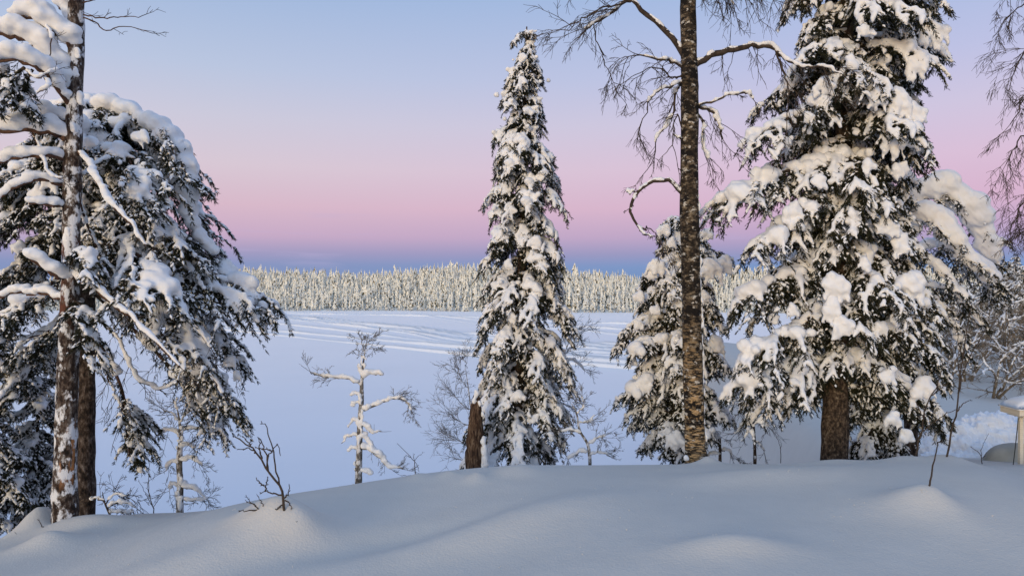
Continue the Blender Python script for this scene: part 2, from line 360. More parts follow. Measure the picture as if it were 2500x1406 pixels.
def grow(axis, S, rng, L=None):
    """wood, needles and snow of one bough along a given axis"""
    wood, nd, sn = MB(), MB(), Snow()
    n = len(axis); seg = np.linalg.norm(np.diff(axis, axis=0), axis=1); L = seg.sum()
    tan = nrm(np.gradient(axis, axis=0))
    tube(wood, axis, np.linspace(S['r'], S['r']*.25, n)*(.7+.5*L), 5)
    B, D, LN = [], [], []
    def at(t):
        f = t*(n-1); i = min(int(f), n-2); f -= i
        return axis[i]*(1-f)+axis[i+1]*f, nrm(tan[i]*(1-f)+tan[i+1]*f)
    f1, f2, h1, h2 = rng.uniform(.9,1.6)*max(L, .6), rng.uniform(2,3.2)*max(L, .6), rng.uniform(0,6.28), rng.uniform(0,6.28); thr = 1-2*S.get('cov', 1)
    def zone(t, k=0.0): return .62*math.sin(6.28*f1*t+h1+k)+.38*math.sin(6.28*f2*t+h2-k) > thr*.75
    # snow riding on the axis
    t = .06; r0 = S['ax']*(.75+.45*L)
    while t < .97:
        p, d = at(t); r = r0*rng.uniform(.65,1.25)*(1-.35*t)
        if zone(t) and abs(d[2]) < .97:
            sn.add(p+UP*r*.5+rng.normal(size=3)*.012, (r*1.15, r*1.15, r*.85))
        t += max(.55*r, .012)/L
    side = 1
    nf = max(5, int(S['fn']*(.45+.55*L)))
    for i in range(nf):
        t = S['f0']+(1-S['f0'])*(i+rng.uniform(.1,.9))/nf; side = -side
        if i >= nf-2: t = 1.0
        p, d = at(min(t, .999)); h = nrm(np.array((d[0], d[1], 0))+1e-6); lat = np.array((-h[1], h[0], 0))*side
        fl = S['fl']*(.45+.55*L)*(.55+.75*math.sin(math.pi*min(t,.97))**.6)*rng.uniform(.6,1.3)
        yaw = rng.uniform(.25,1.25) if t < .99 else rng.uniform(0,.5)
        hd = nrm(h*math.cos(yaw)+lat*math.sin(yaw))
        ps = rng.uniform(-.5,.15); pe = math.radians(S['fend']+rng.uniform(-6,14))
        m = 7; fr = [p]
        for j in range(m-1):
            a = ps+(pe-ps)*((j+.5)/(m-1))**.8
            fr.append(fr[-1]+(hd*math.cos(a)+UP*math.sin(a))*fl/(m-1)+rng.normal(size=3)*.006)
        fr = np.array(fr); ft = nrm(np.gradient(fr, axis=0))
        tube(wood, fr, np.linspace(.007,.003,m), 3, cap=False)
        snowy = zone(t, side*.9) and rng.random() < S['sp']+.12
        if not snowy:      # bare frond: only flecks of snow cling to it
            for _ in range(int(fl/.06)):
                j = int(rng.integers(1, m)); r_ = rng.uniform(.016,.03); sn.add(fr[j]+rng.normal(size=3)*.014+UP*r_*.4, (r_*1.2, r_*1.2, r_))
        if snowy:
            R = S['fr']*rng.uniform(.7,1.3)*(.8+.2*L); u = rng.uniform(0,.12); end = rng.uniform(.82,1.04)
            while u < end:
                f = u*(m-1); k = min(int(f), m-2); q = fr[k]+(fr[k+1]-fr[k])*(f-k)
                r = R*(1.05-.55*u)*rng.uniform(.8,1.2)
                out = hd*.30+UP*.55
                if S.get('bead') and rng.random() < .38: u += 1.0*r/fl; continue
                sn.add(q+out*r*.75+rng.normal(size=3)*.006, (r, r, r*rng.uniform(.8,1.1)))
                u += .62*r/fl
            if rng.random() < S['pp']:
                r = S['pil']*rng.uniform(.65,1.35)*(.7+.3*L)
                c = fr[rng.integers(1,3)]+UP*r*.35
                sn.add(c, (r*rng.uniform(.9,1.3), r*rng.uniform(.9,1.2), r*rng.uniform(.7,.95)))
                for _ in range(2):
                    o = rng.normal(size=3)*np.array((1,1,.35))*r*.75
                    sn.add(c+o-UP*r*.15, r*rng.uniform(.5,.75))
        for _ in range(int(S.get('lobe', 0)*min(1.3, .5+fl*2))):
            j = int(rng.integers(1, m)); sd_ = rng.choice((-1,1)); lt0 = nrm(np.cross(ft[j], UP+hd*.2))*sd_
            ln = rng.uniform(.07,.17)*(.7+.3*L); d0 = nrm(ft[j]*.7+lt0*rng.uniform(.5,1.1)-UP*.25); q = fr[j]+d0*np.linspace(0,1,5)[:,None]*ln-UP*(np.linspace(0,1,5)**2)[:,None]*ln*.35
            if rng.random() < (.85 if snowy else .2):
                rr_ = S['fr']*rng.uniform(.5,.85)
                for e_ in np.arange(.2, 1.0, max(.5*rr_/ln, .12)):
                    c_ = q[0]+(q[-1]-q[0])*e_; c_[2] = np.interp(e_, np.linspace(0,1,5), q[:,2]); r_ = rr_*(1.1-.45*e_)*rng.uniform(.85,1.15)
                    sn.add(c_+UP*r_*.45+hd*r_*.15, (r_, r_, r_*.9))
            for s_ in (-1, 0, 1):
                B.append(q); D.append(np.tile(d0, (5,1))+np.cross(d0, UP)*s_*.8-UP*rng.uniform(.1,.6,(5,1))+rng.normal(size=(5,3))*.2); LN.append(rng.uniform(*S['tl'], 5))
        k = max(3, int(fl/S['nstep']))
        uu = np.linspace(.05,1,k); f = uu*(m-1); ii = np.minimum(f.astype(int), m-2); f = (f-ii)[:,None]
        q = fr[ii]*(1-f)+fr[ii+1]*f; tt = ft[ii]
        lt = np.cross(tt, UP+hd*.3)
        for s in (-1, 1, 0):
            B.append(q+rng.normal(size=q.shape)*.008)
            D.append(tt*rng.uniform(.4,.9,(k,1))+nrm(lt)*s*.85-UP*rng.uniform(.05,.6 if s else 1.0,(k,1))+rng.normal(size=q.shape)*.2)
            LN.append(rng.uniform(*S['tl'], k))
        B.append(fr[-1:]); D.append(ft[-1:]); LN.append([S['tl'][1]*1.1])
    # twiglets hanging below the axis
    nc = int(S['cur']*(.4+.6*L))
    for _ in range(nc):
        t = rng.uniform(.04,.80); p, d = at(t); h = np.array((d[0], d[1], 0)); lat = np.array((-h[1], h[0], 0))
        ln = rng.uniform(*S['cl'])*(.6+.4*L)
        dd = nrm(-UP*rng.uniform(.5,1)+lat*rng.normal()*.7+h*rng.uniform(-.1,.6))
        m = max(2, int(ln/.045)); q = p+dd*np.linspace(0,1,m)[:,None]*ln+lat*rng.normal()*.03
        q[:,2] -= .15*ln*np.linspace(0,1,m)**2
        for s in (0, 1):
            B.append(q); D.append(dd+rng.normal(size=(m,3))*(.25+.35*s)); LN.append(rng.uniform(*S['tl'], m))
    needles(nd, np.concatenate(B), np.concatenate(D), np.concatenate(LN), rng, 6, S['nl'], S['nw']*1.35, .6, S.get('dust', .4))
    return wood, nd, sn
VAR = {}
def make_variants(style, sizes, count, seed):
    S = ST[style]; out = []
    for L in sizes:
        for k in range(count):
            rng = np.random.default_rng(seed+int(L*100)*31+k)
            n = 12; p = [np.zeros(3)]; yaw = rng.uniform(-.15,.15); ya = rng.uniform(-.25,.25)
            a0 = math.radians(S['p0']+rng.uniform(-10,10)); a1 = math.radians(S['p1']+rng.uniform(-12,12))
            for j in range(n-1):
                u = j/(n-2); a = a0+(a1-a0)*u**1.1; y = yaw+ya*u
                p.append(p[-1]+np.array((math.cos(a)*math.cos(y), math.cos(a)*math.sin(y), math.sin(a)))*L/(n-1))
            ax = np.array(p); w, nd, sn = grow(ax, S, rng)
            o = snow_obj(sn, None, .022, 2, amp=.005)
            out.append(dict(wood=w.mesh('bough', 'twig'), nd=nd.mesh('needles', ['needle', 'snow'], False), snow=o, reach=float(np.hypot(ax[-1,0], ax[-1,1]))+.08+S['fl']*.28*(.45+.55*L), drop=float(-ax[-1,2])+.1, L=L))
    VAR[style] = out
make_variants('heavy', (.55,.9,1.35,1.8), 4, 11)
make_variants('drape', (.35,.6,.9,1.25), 4, 911)
make_variants('pine', (.55,.9,1.3), 4, 1911)
make_variants('puff', (.4,.65,.95), 4, 2911)
bake()
for st in VAR:
    for v in VAR[st]:
        o = v['snow']; v['snow'] = o.data; bpy.data.objects.remove(o)
def put_bough(tree, v, loc, az, sc, pitch=0, roll=0):
    b = link('bough', v['wood'], tree); b.location = tuple(loc); b.rotation_euler = (roll, pitch, az); b.scale = (sc,)*3
    link('needles', v['nd'], b); link('snow', v['snow'], b)
def dress(tree, style, axis_fn, ztop, zbot, left, right, count, rng, base, thin=0.0, skip=None, front=1.0):
    """boughs whose tips follow the crown outline; left/right: extent tables (z, metres) in tree space"""
    ga = 2.39996; vs_ = VAR[style]
    for i in range(count):
        z = ztop-(ztop-zbot)*((i+.5)/count)**.92
        az = i*ga+rng.uniform(-.5,.5)
        c = math.cos(az); l = np.interp(-z, -left[:,0], left[:,1]); r = np.interp(-z, -right[:,0], right[:,1])
        m = (l+r)/2
        R = (r if c > 0 else l)*c*c+m*front*(1-c*c)
        R *= rng.uniform(.82,1.06) if i % 3 else rng.uniform(.55,.85)
        R = max(R, .12)
        if skip and skip(z, az): continue
        cand = sorted(vs_, key=lambda v: abs(v['reach']-R)+rng.uniform(0,.18))[:4]
        v = cand[rng.integers(len(cand))]; sc = min(max(R/v['reach'], .55), 1.45)
        zb = min(z+v['drop']*sc, ztop+.02)
        p = axis_fn(zb); 
        put_bough(tree, v, p, az, sc, rng.uniform(-.12,.12), rng.uniform(-.15,.15))

# ------------------------------------------------------------------ ground
YC = 9.6
CT = np.array([(-900,1440),(-400,1400),(0,1318),(90,1296),(200,1262),(330,1250),(500,1244),(600,1215),(700,1193),(850,1171),(1000,1163),(1150,1157),(1300,1141),(1500,1129),(1700,1127),(1950,1122),(2150,1116),(2300,1120),(2400,1130),(2500,1138),(2900,1150),(4000,1150)], float)
CX = (CT[:,0]-1250)/FPX*YC; CZZ = CZ-(CT[:,1]-703)/FPX*YC
def smst(a, b, x):
    t = np.clip((x-a)/(b-a), 0, 1); return t*t*(3-2*t)
HIT = {}
def hit(px, py, lift=0.0, mounds=False):
    k = (px, py, lift, mounds)
    if k not in HIT:
        Ys = np.arange(3.5, 10.4, .02); xs_ = (px-1250)/FPX*Ys; los = CZ-(py-703)/FPX*Ys
        b = np.nonzero(gz(xs_, Ys, mounds)+lift >= los)[0]; i = b[0] if len(b) else int(np.argmin(los-gz(xs_, Ys, mounds)))
        HIT[k] = (float(xs_[i]), float(Ys[i]))
    return HIT[k]
def gz(x, y, mounds=True):
    x = np.asarray(x, float); y = np.asarray(y, float)
    zc = np.interp(x, CX, CZZ)
    for o in (-.35,.35): zc = zc+np.interp(x+o, CX, CZZ)
    zc = zc/3
    d = (y-YC)/.8; sp = np.where(d > 20, d, np.log1p(np.exp(np.minimum(d, 20))))*.8
    yard = smst(5.0, 6.6, x-.12*(y-YC))
    slope = .55*(1-yard)+.20*yard
    z = zc+.27*(1-yard)+.05*yard-slope*sp
    z = np.where(yard > 0, z*(1-yard)+yard*np.maximum(z, 6.75+.2*np.sin(x*.7)), z)
    # long soft drift waves
    z = z+.05*np.sin(.9*x-1.25*y+.6)*smst(2,6,y)*(1-smst(9.3,10.5,y))+.03*np.sin(1.7*x+.8*y+1.1)*(1-smst(9.0,10.5,y))
    if not mounds: return z
    def mound(px, py, zz, h, rx, ry, peak=False, rot=0., sx=0.):
        X, Y = hit(px, py, h*.9)
        dx, dy = x-X, y-Y; c, s = math.cos(rot), math.sin(rot); dx, dy = c*dx+s*dy, -s*dx+c*dy
        q = np.sqrt((dx/np.where(dx > 0, rx*(1-sx), rx*(1+sx)))**2+(dy/ry)**2)
        return h*np.exp(-q*1.6) if peak == 1 else (h/(1+q**2)**1.5 if peak == 2 else h*np.exp(-q*q))
    z = z+mound(695,1240,0,.26,.40,.36,2)+mound(635,1248,0,.15,.28,.45,2,.5)
    z = z+mound(737,1300,0,.09,.22,.2,2)
    z = z+mound(2266,1190,0,.19,.34,.34,2,0,.35)
    z = z+mound(1840,1150,0,.10,.95,.45)+mound(1790,1310,0,.085,.42,.20,0,.05)
    z = z+mound(2310,1112,0,.10,.30,.4,2)+mound(2205,1108,0,.07,.28,.3,2)
    z = z+mound(1270,1134,0,.06,.25,.3)+mound(1165,1150,0,.07,.12,.2,2)+mound(1020,1160,0,.05,.14,.2)+mound(1728,1108,0,.11,.15,.2,2)+mound(165,1262,0,.07,.22,.2,2)+mound(2036,1113,0,.05,.4,.2)+mound(1095,1152,0,.05,.12,.15,2)
    z = z+mound(120,1300,0,.18,.35,.3,2)+mound(210,1262,0,.14,.6,.3)+mound(95,1245,0,.28,.2,.3)
    z = z+mound(1230,1265,0,.10,1.3,.36,0,.55)+mound(450,1370,0,.08,1.0,.4,0,.3)-mound(850,1320,0,.10,1.3,.30,0,.45)
    z = z+.10*np.exp(-((x+.5)/1.6)**2)*np.sin(2.1*(y-6)-.9*x)*smst(5,6.5,y)*(1-smst(9.0,9.8,y))*.35
    return z
def axis_coords(dense, a, b, step, far, grow_=1.25):
    c = list(np.arange(a, b+1e-6, step)); s = step; x = b
    while x < far[1]: s *= grow_; x = min(x+s, far[1]); c.append(x)
    s = step; x = a
    while x > far[0]: s *= grow_; x = max(x-s, far[0]); c.insert(0, x)
    return np.array(c)
xs = axis_coords(1, -7.5, 9.0, .06, (-60, 70)); ys = axis_coords(1, 5.2, 12.0, .06, (-14, 42))
X, Y = np.meshgrid(xs, ys); Z = np.maximum(gz(X, Y), -2.5)
mb = MB(); nx, ny = len(xs), len(ys)
ii, jj = np.meshgrid(np.arange(nx-1), np.arange(ny-1)); a = (jj*nx+ii).ravel()
mb.add(np.stack([X, Y, Z], -1).reshape(-1,3), None, np.stack([a, a+1, a+1+nx, a+nx], -1))
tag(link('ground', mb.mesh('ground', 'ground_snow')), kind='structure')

# little crumbs and needles of snow that fell from the branches
rc = np.random.default_rng(4); cr_ = MB()
for _ in range(170):
    x, y = rc.uniform(-6, 6.5), rc.uniform(5.3, 9.5)
    for _k in range(rc.integers(1, 4)):
        r = rc.uniform(.002,.0065); c = np.array((x+rc.normal()*.03, y+rc.normal()*.03, 0)); c[2] = float(gz(c[0], c[1]))+r*.3
        cr_.add(ICO_V[:12]*r*rc.uniform(.7,1.3,(12,1))+c, ICO12)
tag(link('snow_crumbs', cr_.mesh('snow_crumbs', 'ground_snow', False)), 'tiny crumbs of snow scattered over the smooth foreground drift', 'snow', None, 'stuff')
# lake and its tracks
def lakept(px, py):
    Y = CZ*FPX/(py-703); return np.array(((px-1250)/FPX*Y, Y))
mb = MB(); lx = np.linspace(-900, 900, 61); ly = np.concatenate([np.linspace(14, 60, 12), np.linspace(70, 420, 36)])
X, Y = np.meshgrid(lx, ly); Z = X*0
nx, ny = len(lx), len(ly); ii, jj = np.meshgrid(np.arange(nx-1), np.arange(ny-1)); a = (jj*nx+ii).ravel()
mb.add(np.stack([X, Y, Z], -1).reshape(-1,3), None, np.stack([a, a+1, a+1+nx, a+nx], -1))
lake = tag(link('lake', mb.mesh('lake', 'lake_snow')), kind='structure')
rngT = np.random.default_rng(5)
def ridge(pts, h, w, off=0.0, rough=.25, name='snowmobile_track'):
    q = np.array([lakept(*p) for p in pts]); n = max(40, int(np.linalg.norm(q[-1]-q[0])/.8))
    c = spline(np.c_[q, np.zeros(len(q))], n)[:,:2]; t = nrm(np.gradient(c, axis=0)); nn = np.stack([-t[:,1], t[:,0]], 1)
    c = c+nn*off
    prof = np.array([(-1.1,-.01),(-.8,.5),(-.5,1.0),(-.1,.5),(.25,.45),(.6,1.0),(.8,.5),(1.2,-.01)])
    nz_ = np.convolve(rngT.normal(size=n+24), np.ones(25)/5, 'valid')
    hh = 1.45*h*np.clip(1+rough*.8*nz_, .15, 2)[:,None]*np.ones((1,len(prof)))
    hh[:3] *= np.linspace(0,1,3)[:,None]; hh[-3:] *= np.linspace(1,0,3)[:,None]
    v = np.zeros((n,len(prof),3)); v[:,:,:2] = c[:,None]+nn[:,None]*(prof[:,0]*w)[None,:,None]
    v[:,:,2] = prof[:,1][None]*hh+.004
    m = len(prof); i = np.arange(n-1)[:,None]*m; j = np.arange(m-1)[None]
    mb = MB(); mb.add(v.reshape(-1,3), None, np.stack([i+j, i+j+1, i+m+j+1, i+m+j], -1).reshape(-1,4))
    link(name, mb.mesh(name, 'lake_snow'), lake)
ridge([(380,790),(560,807),(900,842),(1157,869),(1500,897),(1800,916)], .30, .5)
ridge([(380,782),(560,799),(870,826),(1151,852),(1500,885),(1800,908)], .34, .6)
ridge([(480,765),(617,783),(873,812),(1151,845),(1500,878),(1800,900)], .24, .5)
ridge([(640,775),(805,790),(987,813),(1100,836),(1400,868),(1700,890)], .2, .5)
for k in range(7):
    ridge([(640,765+k*.6),(731,775+k),(844,785+1.4*k),(987,797+2*k),(1166,817+2.8*k),(1450,842+3.5*k),(1700,858+4*k)], .22+.14*rngT.random(), .5+.5*rngT.random(), rngT.uniform(-2,2), .6)
ridge([(1000,766),(1020,768),(1166,790),(1400,805),(1540,822),(1700,836)], .25, .6)
ridge([(1050,770),(1166,781),(1400,797),(1540,806),(1700,815)], .22, .6, 0, .5)
ridge([(700,766),(900,769),(1166,776),(1400,787),(1560,792)], .3, 1.0, 0, .5)

# far hill
def shoreY(x): return 312-.10*x-6*np.sin(x*.021)-5*np.sin(x*.05+1)
def hillz(x, y):
    d = y-shoreY(x)
    top = np.interp(x, [-260,-150,-110,-77,-35,-12,33,66,95,150,260], [12,12.0,10.4,9.2,14.2,13.6,10.4,7.2,10,11.5,12])
    return np.where(d < 0, -.3, top*smst(-2, 95, d)+.25*np.minimum(np.maximum(d,0),3)/3)+np.minimum(0, d)*.1
hx = np.linspace(-900, 900, 181); hy = np.concatenate([np.linspace(270, 460, 60), np.array([500,600,800,1200,2000,4000])])
X, Y = np.meshgrid(hx, hy); Z = hillz(X, Y)
mb = MB(); nx, ny = len(hx), len(hy); ii, jj = np.meshgrid(np.arange(nx-1), np.arange(ny-1)); a = (jj*nx+ii).ravel()
mb.add(np.stack([X, Y, Z], -1).reshape(-1,3), None, np.stack([a, a+1, a+1+nx, a+nx], -1))
tag(link('hill', mb.mesh('hill', 'far_snow')), kind='structure')

# ------------------------------------------------------------------ forest across the lake
def far_tree(rng, h, w, tiers=9, seg=7, rnd=0.0):
    vv, tt, mi = [], [], []; n = 0
    v = np.array([(0,0,0),(.12,0,h*.3),(-.06,.1,h*.3),(-.06,-.1,h*.3)]); vv.append(v); tt += [(0,1,2),(0,2,3),(0,3,1)]; mi += [1,1,1]; n = 4
    for k in range(tiers):
        u = (k+.5)/tiers; z = h*(.10+.88*u); R = w*.5*((1-u)**(.75-.4*rnd))*rng.uniform(.8,1.15)+.10
        th = h/tiers*rng.uniform(1.3,1.9); a = rng.uniform(0,6.28)+np.arange(seg)*2*math.pi/seg
        rr = R*np.where(np.arange(seg) % 2, rng.uniform(.5,.75,seg), rng.uniform(.85,1.2,seg))
        off = rng.normal(size=2)*.07*w
        ring = np.c_[np.cos(a)*rr+off[0], np.sin(a)*rr+off[1], z-rng.uniform(0,.45,seg)*th]
        ap = np.array([(off[0]*.3, off[1]*.3, z+th*.75), (0,0,z-th*.05)])
        vv += [ring, ap]
        for s in range(seg):
            e = (s+1) % seg
            tt.append((n+s, n+e, n+seg)); mi.append(0 if rng.random() < .86 else 1)
            tt.append((n+e, n+s, n+seg+1)); mi.append(1)
        n += seg+2
    return np.concatenate(vv), np.array(tt), np.array(mi)
rf = np.random.default_rng(77)
FT = [far_tree(rf, 1.0*8.5, rf.uniform(2.1,3.1), rf.integers(7,9), 6, r) for r in (0,0,0,.2,.5,0,.3,1.0,0,.8)]
FTM = []
for v, t, m in FT:
    b = MB(); b.add(v, t, None, m); FTM.append(b.mesh('snowy_conifer', ['far_snow', 'far_needle'], False))
pts = []
xg = np.arange(-235, 235, 2.3)
for row in range(25):
    for x in xg:
        xx = x+rf.uniform(-1,1); d = row*3.9+rf.uniform(-1.3,1.3)+1.0
        y = shoreY(xx)+d
        if abs(xx)/y > .74: continue
        if row < 2 and rf.random() < .35: continue
        s = rf.uniform(.75,1.18)*(np.interp(row, [0,3,8,25], [.62,.85,1.0,1.05]))
        if rf.random() < .06: s *= 1.2
        pts.append((xx, y, float(hillz(xx, y))-.2, s, rf.uniform(0,6.28), rf.integers(len(FT)), rf.uniform(.85,1.2), row))
vis = [p for p in pts if p[7] <= 6 and -.36 < p[0]/p[1] < .33]
vis.sort(key=lambda p: p[1]-.0*p[3]); chosen = set(id(p) for p in vis[:300])
rest = MB()
for p in pts:
    x, y, z, s, a, k, wv, row = p
    if id(p) in chosen:
        o = link('snowy_conifer', FTM[k]); o.location = (x, y, z); o.rotation_euler = (0,0,a); o.scale = (s*wv, s*wv, s)
        tag(o, 'small frosted conifer in the front rows of the forest across the lake', 'tree', 'conifers along the far shore')
    else:
        v, t, m = FT[k]; c, sn_ = math.cos(a), math.sin(a)
        w = np.c_[(v[:,0]*c-v[:,1]*sn_)*s*wv+x, (v[:,0]*sn_+v[:,1]*c)*s*wv+y, v[:,2]*s+z]
        rest.add(w, t, None, m)
tag(link('far_forest', rest.mesh('far_forest', ['far_snow', 'far_needle'], False)), 'dense cream white snowy forest rising behind the far shore', 'forest', None, 'stuff')
# low frosted scrub along the waterline
sc = MB()
for _ in range(900):
    x = rf.uniform(-210, 210); y = shoreY(x)+rf.uniform(-3.5,1.5); z = max(float(hillz(x, y)), 0)
    h = rf.uniform(.5,1.8)
    for k in range(5):
        a = rf.uniform(0,6.28); l = h*rf.uniform(.5,1); q = np.array((math.cos(a)*.6, math.sin(a)*.6, 1.))*l
        s_ = np.array((math.cos(a+1.6), math.sin(a+1.6), 0))*.12
        sc.add([(x,y,z)-s_, (x,y,z)+s_, (x,y,z)+q+s_*.6, (x,y,z)+q-s_*.6], None, [(0,1,2,3)], int(k % 2))
tag(link('shore_scrub', sc.mesh('shore_scrub', ['far_snow', 'twig_brown'], False)), 'low frosted scrub along the far waterline', 'scrub', None, 'stuff')

# ------------------------------------------------------------------ bare twigs, limbs
def twigs(mb, p, d, ln, rng, depth=2, r=.005, grav=.0, wig=.35, kids=4, sides=3, spread=.8):
    n = 6; pts_ = [np.asarray(p, float)]; d = nrm(d); seg = ln/(n-1)
    dirs = []
    for i in range(n-1):
        d = d+rng.normal(size=3)*wig*.33-UP*grav*.25; d = d/math.sqrt(d@d); dirs.append(d); pts_.append(pts_[-1]+d*seg)
    if not hasattr(mb, 'tw'): mb.tw = []
    mb.tw.append((np.array(pts_), np.linspace(r, max(r*.45, .0022), n)))
    if depth > 0:
        for k in range(kids):
            i = int(rng.integers(1, n-1)); dd = dirs[i]; s = nrm(np.cross(dd, rng.normal(size=3)))
            twigs(mb, pts_[i], dd+s*spread*rng.uniform(.6,1.3), ln*rng.uniform(.35,.65), rng, depth-1, max(r*.65, .0031), grav, wig, kids, 3, spread)
    return np.array(pts_)
def snow_line(sn, pts_, r, rng, off=.5, flat=.85, gap=.05, thick=1.0, lim=.93):
    p = np.asarray(pts_); seg = np.linalg.norm(np.diff(p, axis=0), axis=1); L = seg.sum(); cum = np.r_[0, np.cumsum(seg)]
    t = nrm(np.gradient(p, axis=0)); u = 0.0; r = np.asarray(r, float)
    while u < L:
        k = min(np.searchsorted(cum, u, 'right')-1, len(p)-2); f = (u-cum[k])/max(seg[k], 1e-6)
        q = p[k]+(p[k+1]-p[k])*f; rr = float(np.interp(u/L, np.linspace(0,1,len(np.atleast_1d(r))), np.atleast_1d(r)))*rng.uniform(.82,1.18)
        if rr > .008 and abs(t[k,2]) < lim and rng.random() > gap:
            sn.add(q+UP*rr*off+rng.normal(size=3)*.12*rr, (rr, rr, rr*flat*thick))
        u += max(.5*rr, .01)
class Tree:
    def __init__(s, name, label, cat, base, group=None):
        s.o = thing(name, label, cat, base, group); s.b = np.asarray(base, float)
    def loc(s, pts_): return np.asarray(pts_, float)-s.b
def trunk_obj(T, pts_, rad, mat, n=40, sides=14, seed=1, lumpy=.07, name='trunk'):
    rng = np.random.default_rng(seed); mb = MB(); p = spline(T.loc(pts_), n); r = np.interp(np.linspace(0,1,n), np.linspace(0,1,len(rad)), rad)
    ph = rng.uniform(0,6.28,6)
    def lump(n_, s_):
        i = np.arange(n_)[:,None]; j = np.arange(s_)[None]*2*math.pi/s_
        return 1+lumpy*(np.sin(3*j+i*.25+ph[0])*.6+np.sin(2*j-i*.41+ph[1])*.6+np.sin(5*j+i*.9+ph[2])*.5)+rng.normal(size=(n_,s_))*lumpy*.35
    tube(mb, p, r, sides, True, 0, lump); return link(name, mb.mesh(name, mat), T.o), p, r
def limb(T, pts_, r0, r1, rng, mat='limb_red', snow=None, tw=None, n=18, jit=.012, snow_kw={}, twig_mat='twig', voxel=.024, name='branch', local=False):
    p = spline(pts_ if local else T.loc(pts_), n); p[1:] += rng.normal(size=p[1:].shape)*jit
    mb = MB(); tube(mb, p, np.linspace(r0, r1, n), 6); b = link(name, mb.mesh(name, mat), T.o)
    if snow is not None:
        sn = Snow(); snow_line(sn, p[1:], snow, rng, **snow_kw); snow_obj(sn, b, voxel if max(snow) > .055 else min(voxel, .015), 3, split=True)
    if tw:
        tm = MB(); t = nrm(np.gradient(p, axis=0)); k0 = tw.get('t0', .2)
        for _ in range(tw['n']):
            i = int(rng.uniform(k0, 1)*(n-1)); d = t[i]*tw.get('fwd', .6)+rng.normal(size=3)*np.array((.7,.55,.5))+np.array(tw.get('dir', (0,0,0)))
            twigs(tm, p[i], d, tw['l']*rng.uniform(.55,1.2), rng, tw.get('depth', 2), tw.get('r', .005), tw.get('grav', 0), tw.get('wig', .4), tw.get('kids', 3))
        if tw.get('tip', True): twigs(tm, p[-1], t[-1], tw['l'], rng, tw.get('depth', 2), tw.get('r', .005), tw.get('grav', 0), tw.get('wig', .4), tw.get('kids', 3)+1)
        tag(link('twigs', tm.mesh('twigs', twig_mat, False), b), kind='stuff')
    return b
def PP(lst, Y): return [P(a[0], a[1], Y+(a[2] if len(a) > 2 else 0)) for a in lst]
def ground_at(px, Y):
    x = (px-1250)/FPX*Y; return np.array((x, Y, float(gz(x, Y))))

snow_line_late = []
# ------------------------------------------------------------------ spruce in the middle
def profile(tab, Y, ax):
    """tab rows (py, left px, right px) -> z relative, left and right extents in metres about the axis px(py)"""
    z = np.array([CZ-(r[0]-703)/FPX*Y for r in tab]); l = np.array([(ax(r[0])-r[1])/FPX*Y for r in tab]); r = np.array([(r[2]-ax(r[0]))/FPX*Y for r in tab])
    return z, l, r
def conifer(name, label, Y, ax, tab, style, count, seed, ytop, ybot, trunk_r, trunk_mat, skip=None, front=1.0, needle_top=True, extra=None):
    base = ground_at(ax(1150), Y); base[0] = (ax(1150)-1250)/FPX*Y; base[2] -= .15
    T = Tree(name, label, 'tree', base); rng = np.random.default_rng(seed)
    zt = CZ-(ytop-703)/FPX*Y-base[2]; zb = CZ-(ybot-703)/FPX*Y-base[2]
    def axis_fn(z):
        py = 703-(z+base[2]-CZ)*FPX/Y; return np.array(((ax(py)-1250)/FPX*Y-base[0], 0, z))
    zs = np.linspace(0, zt, 14); trunk_obj(T, [axis_fn(z)+base for z in zs], [trunk_r, trunk_r*.75, trunk_r*.45, .012], trunk_mat, 50, 12, seed)
    z, l, r = profile(tab, Y, ax); z = z-base[2]
    dress(T.o, style, axis_fn, zt-.1, zb, np.c_[z, l], np.c_[z, r], count, rng, base, 0, skip, front)
    return T, axis_fn, rng
def lin(a, b):
    return lambda py: a[1]+(b[1]-a[1])*(py-a[0])/(b[0]-a[0])
tab = [(66,1280,1292),(90,1268,1302),(150,1245,1325),(230,1222,1332),(300,1212,1342),(390,1176,1352),(450,1178,1375),(500,1182,1386),(560,1185,1385),(620,1178,1390),(680,1166,1395),(750,1160,1400),(850,1150,1406),(950,1138,1402),(1050,1122,1396),(1150,1100,1385)]
T1, _, _ = conifer('spruce_tree', 'tall narrow snow draped spruce standing alone in the middle behind the broken stump', 13.0, lin((66,1286),(1150,1262)), tab, 'drape', 175, 3, 66, 1175, .13, 'bark_spruce')

# ------------------------------------------------------------------ great spruces on the right
tab = [(-620,2075,2105),(-400,2000,2180),(-200,1930,2240),(0,1872,2290),(100,1895,2290),(180,1880,2270),(260,1850,2260),(330,1812,2250),(400,1845,2230),(480,1815,2225),(600,1812,2230),(700,1800,2235),(800,1790,2270),(900,1762,2270),(1000,1800,2260),(1110,1900,2240)]
def sk(z, az):
    return z < 1.75 and -2.45 < (((az+math.pi) % (2*math.pi))-math.pi) < -.95     # trunk bare in front
T2, ax2, rg2 = conifer('spruce_tree', 'huge spruce with bare lower trunk and big cream snow pillows right of the birch', 11.2, lin((-620,2085),(1150,2036)), tab, 'heavy', 130, 8, -620, 1040, .20, 'bark_spruce', sk, .85)
tab = [(-350,2150,2170),(-100,2090,2240),(100,2050,2315),(250,2030,2285),(400,2040,2240),(600,2030,2245),(700,2030,2255),(800,2030,2315),(900,2020,2325),(1000,2020,2300),(1130,2020,2275)]
T3, _, _ = conifer('spruce_tree', 'snow curtained spruce behind and right of the great bare trunked spruce', 12.4, lin((-350,2160),(1150,2150)), tab, 'heavy', 105, 21, -350, 1150, .15, 'bark_spruce')

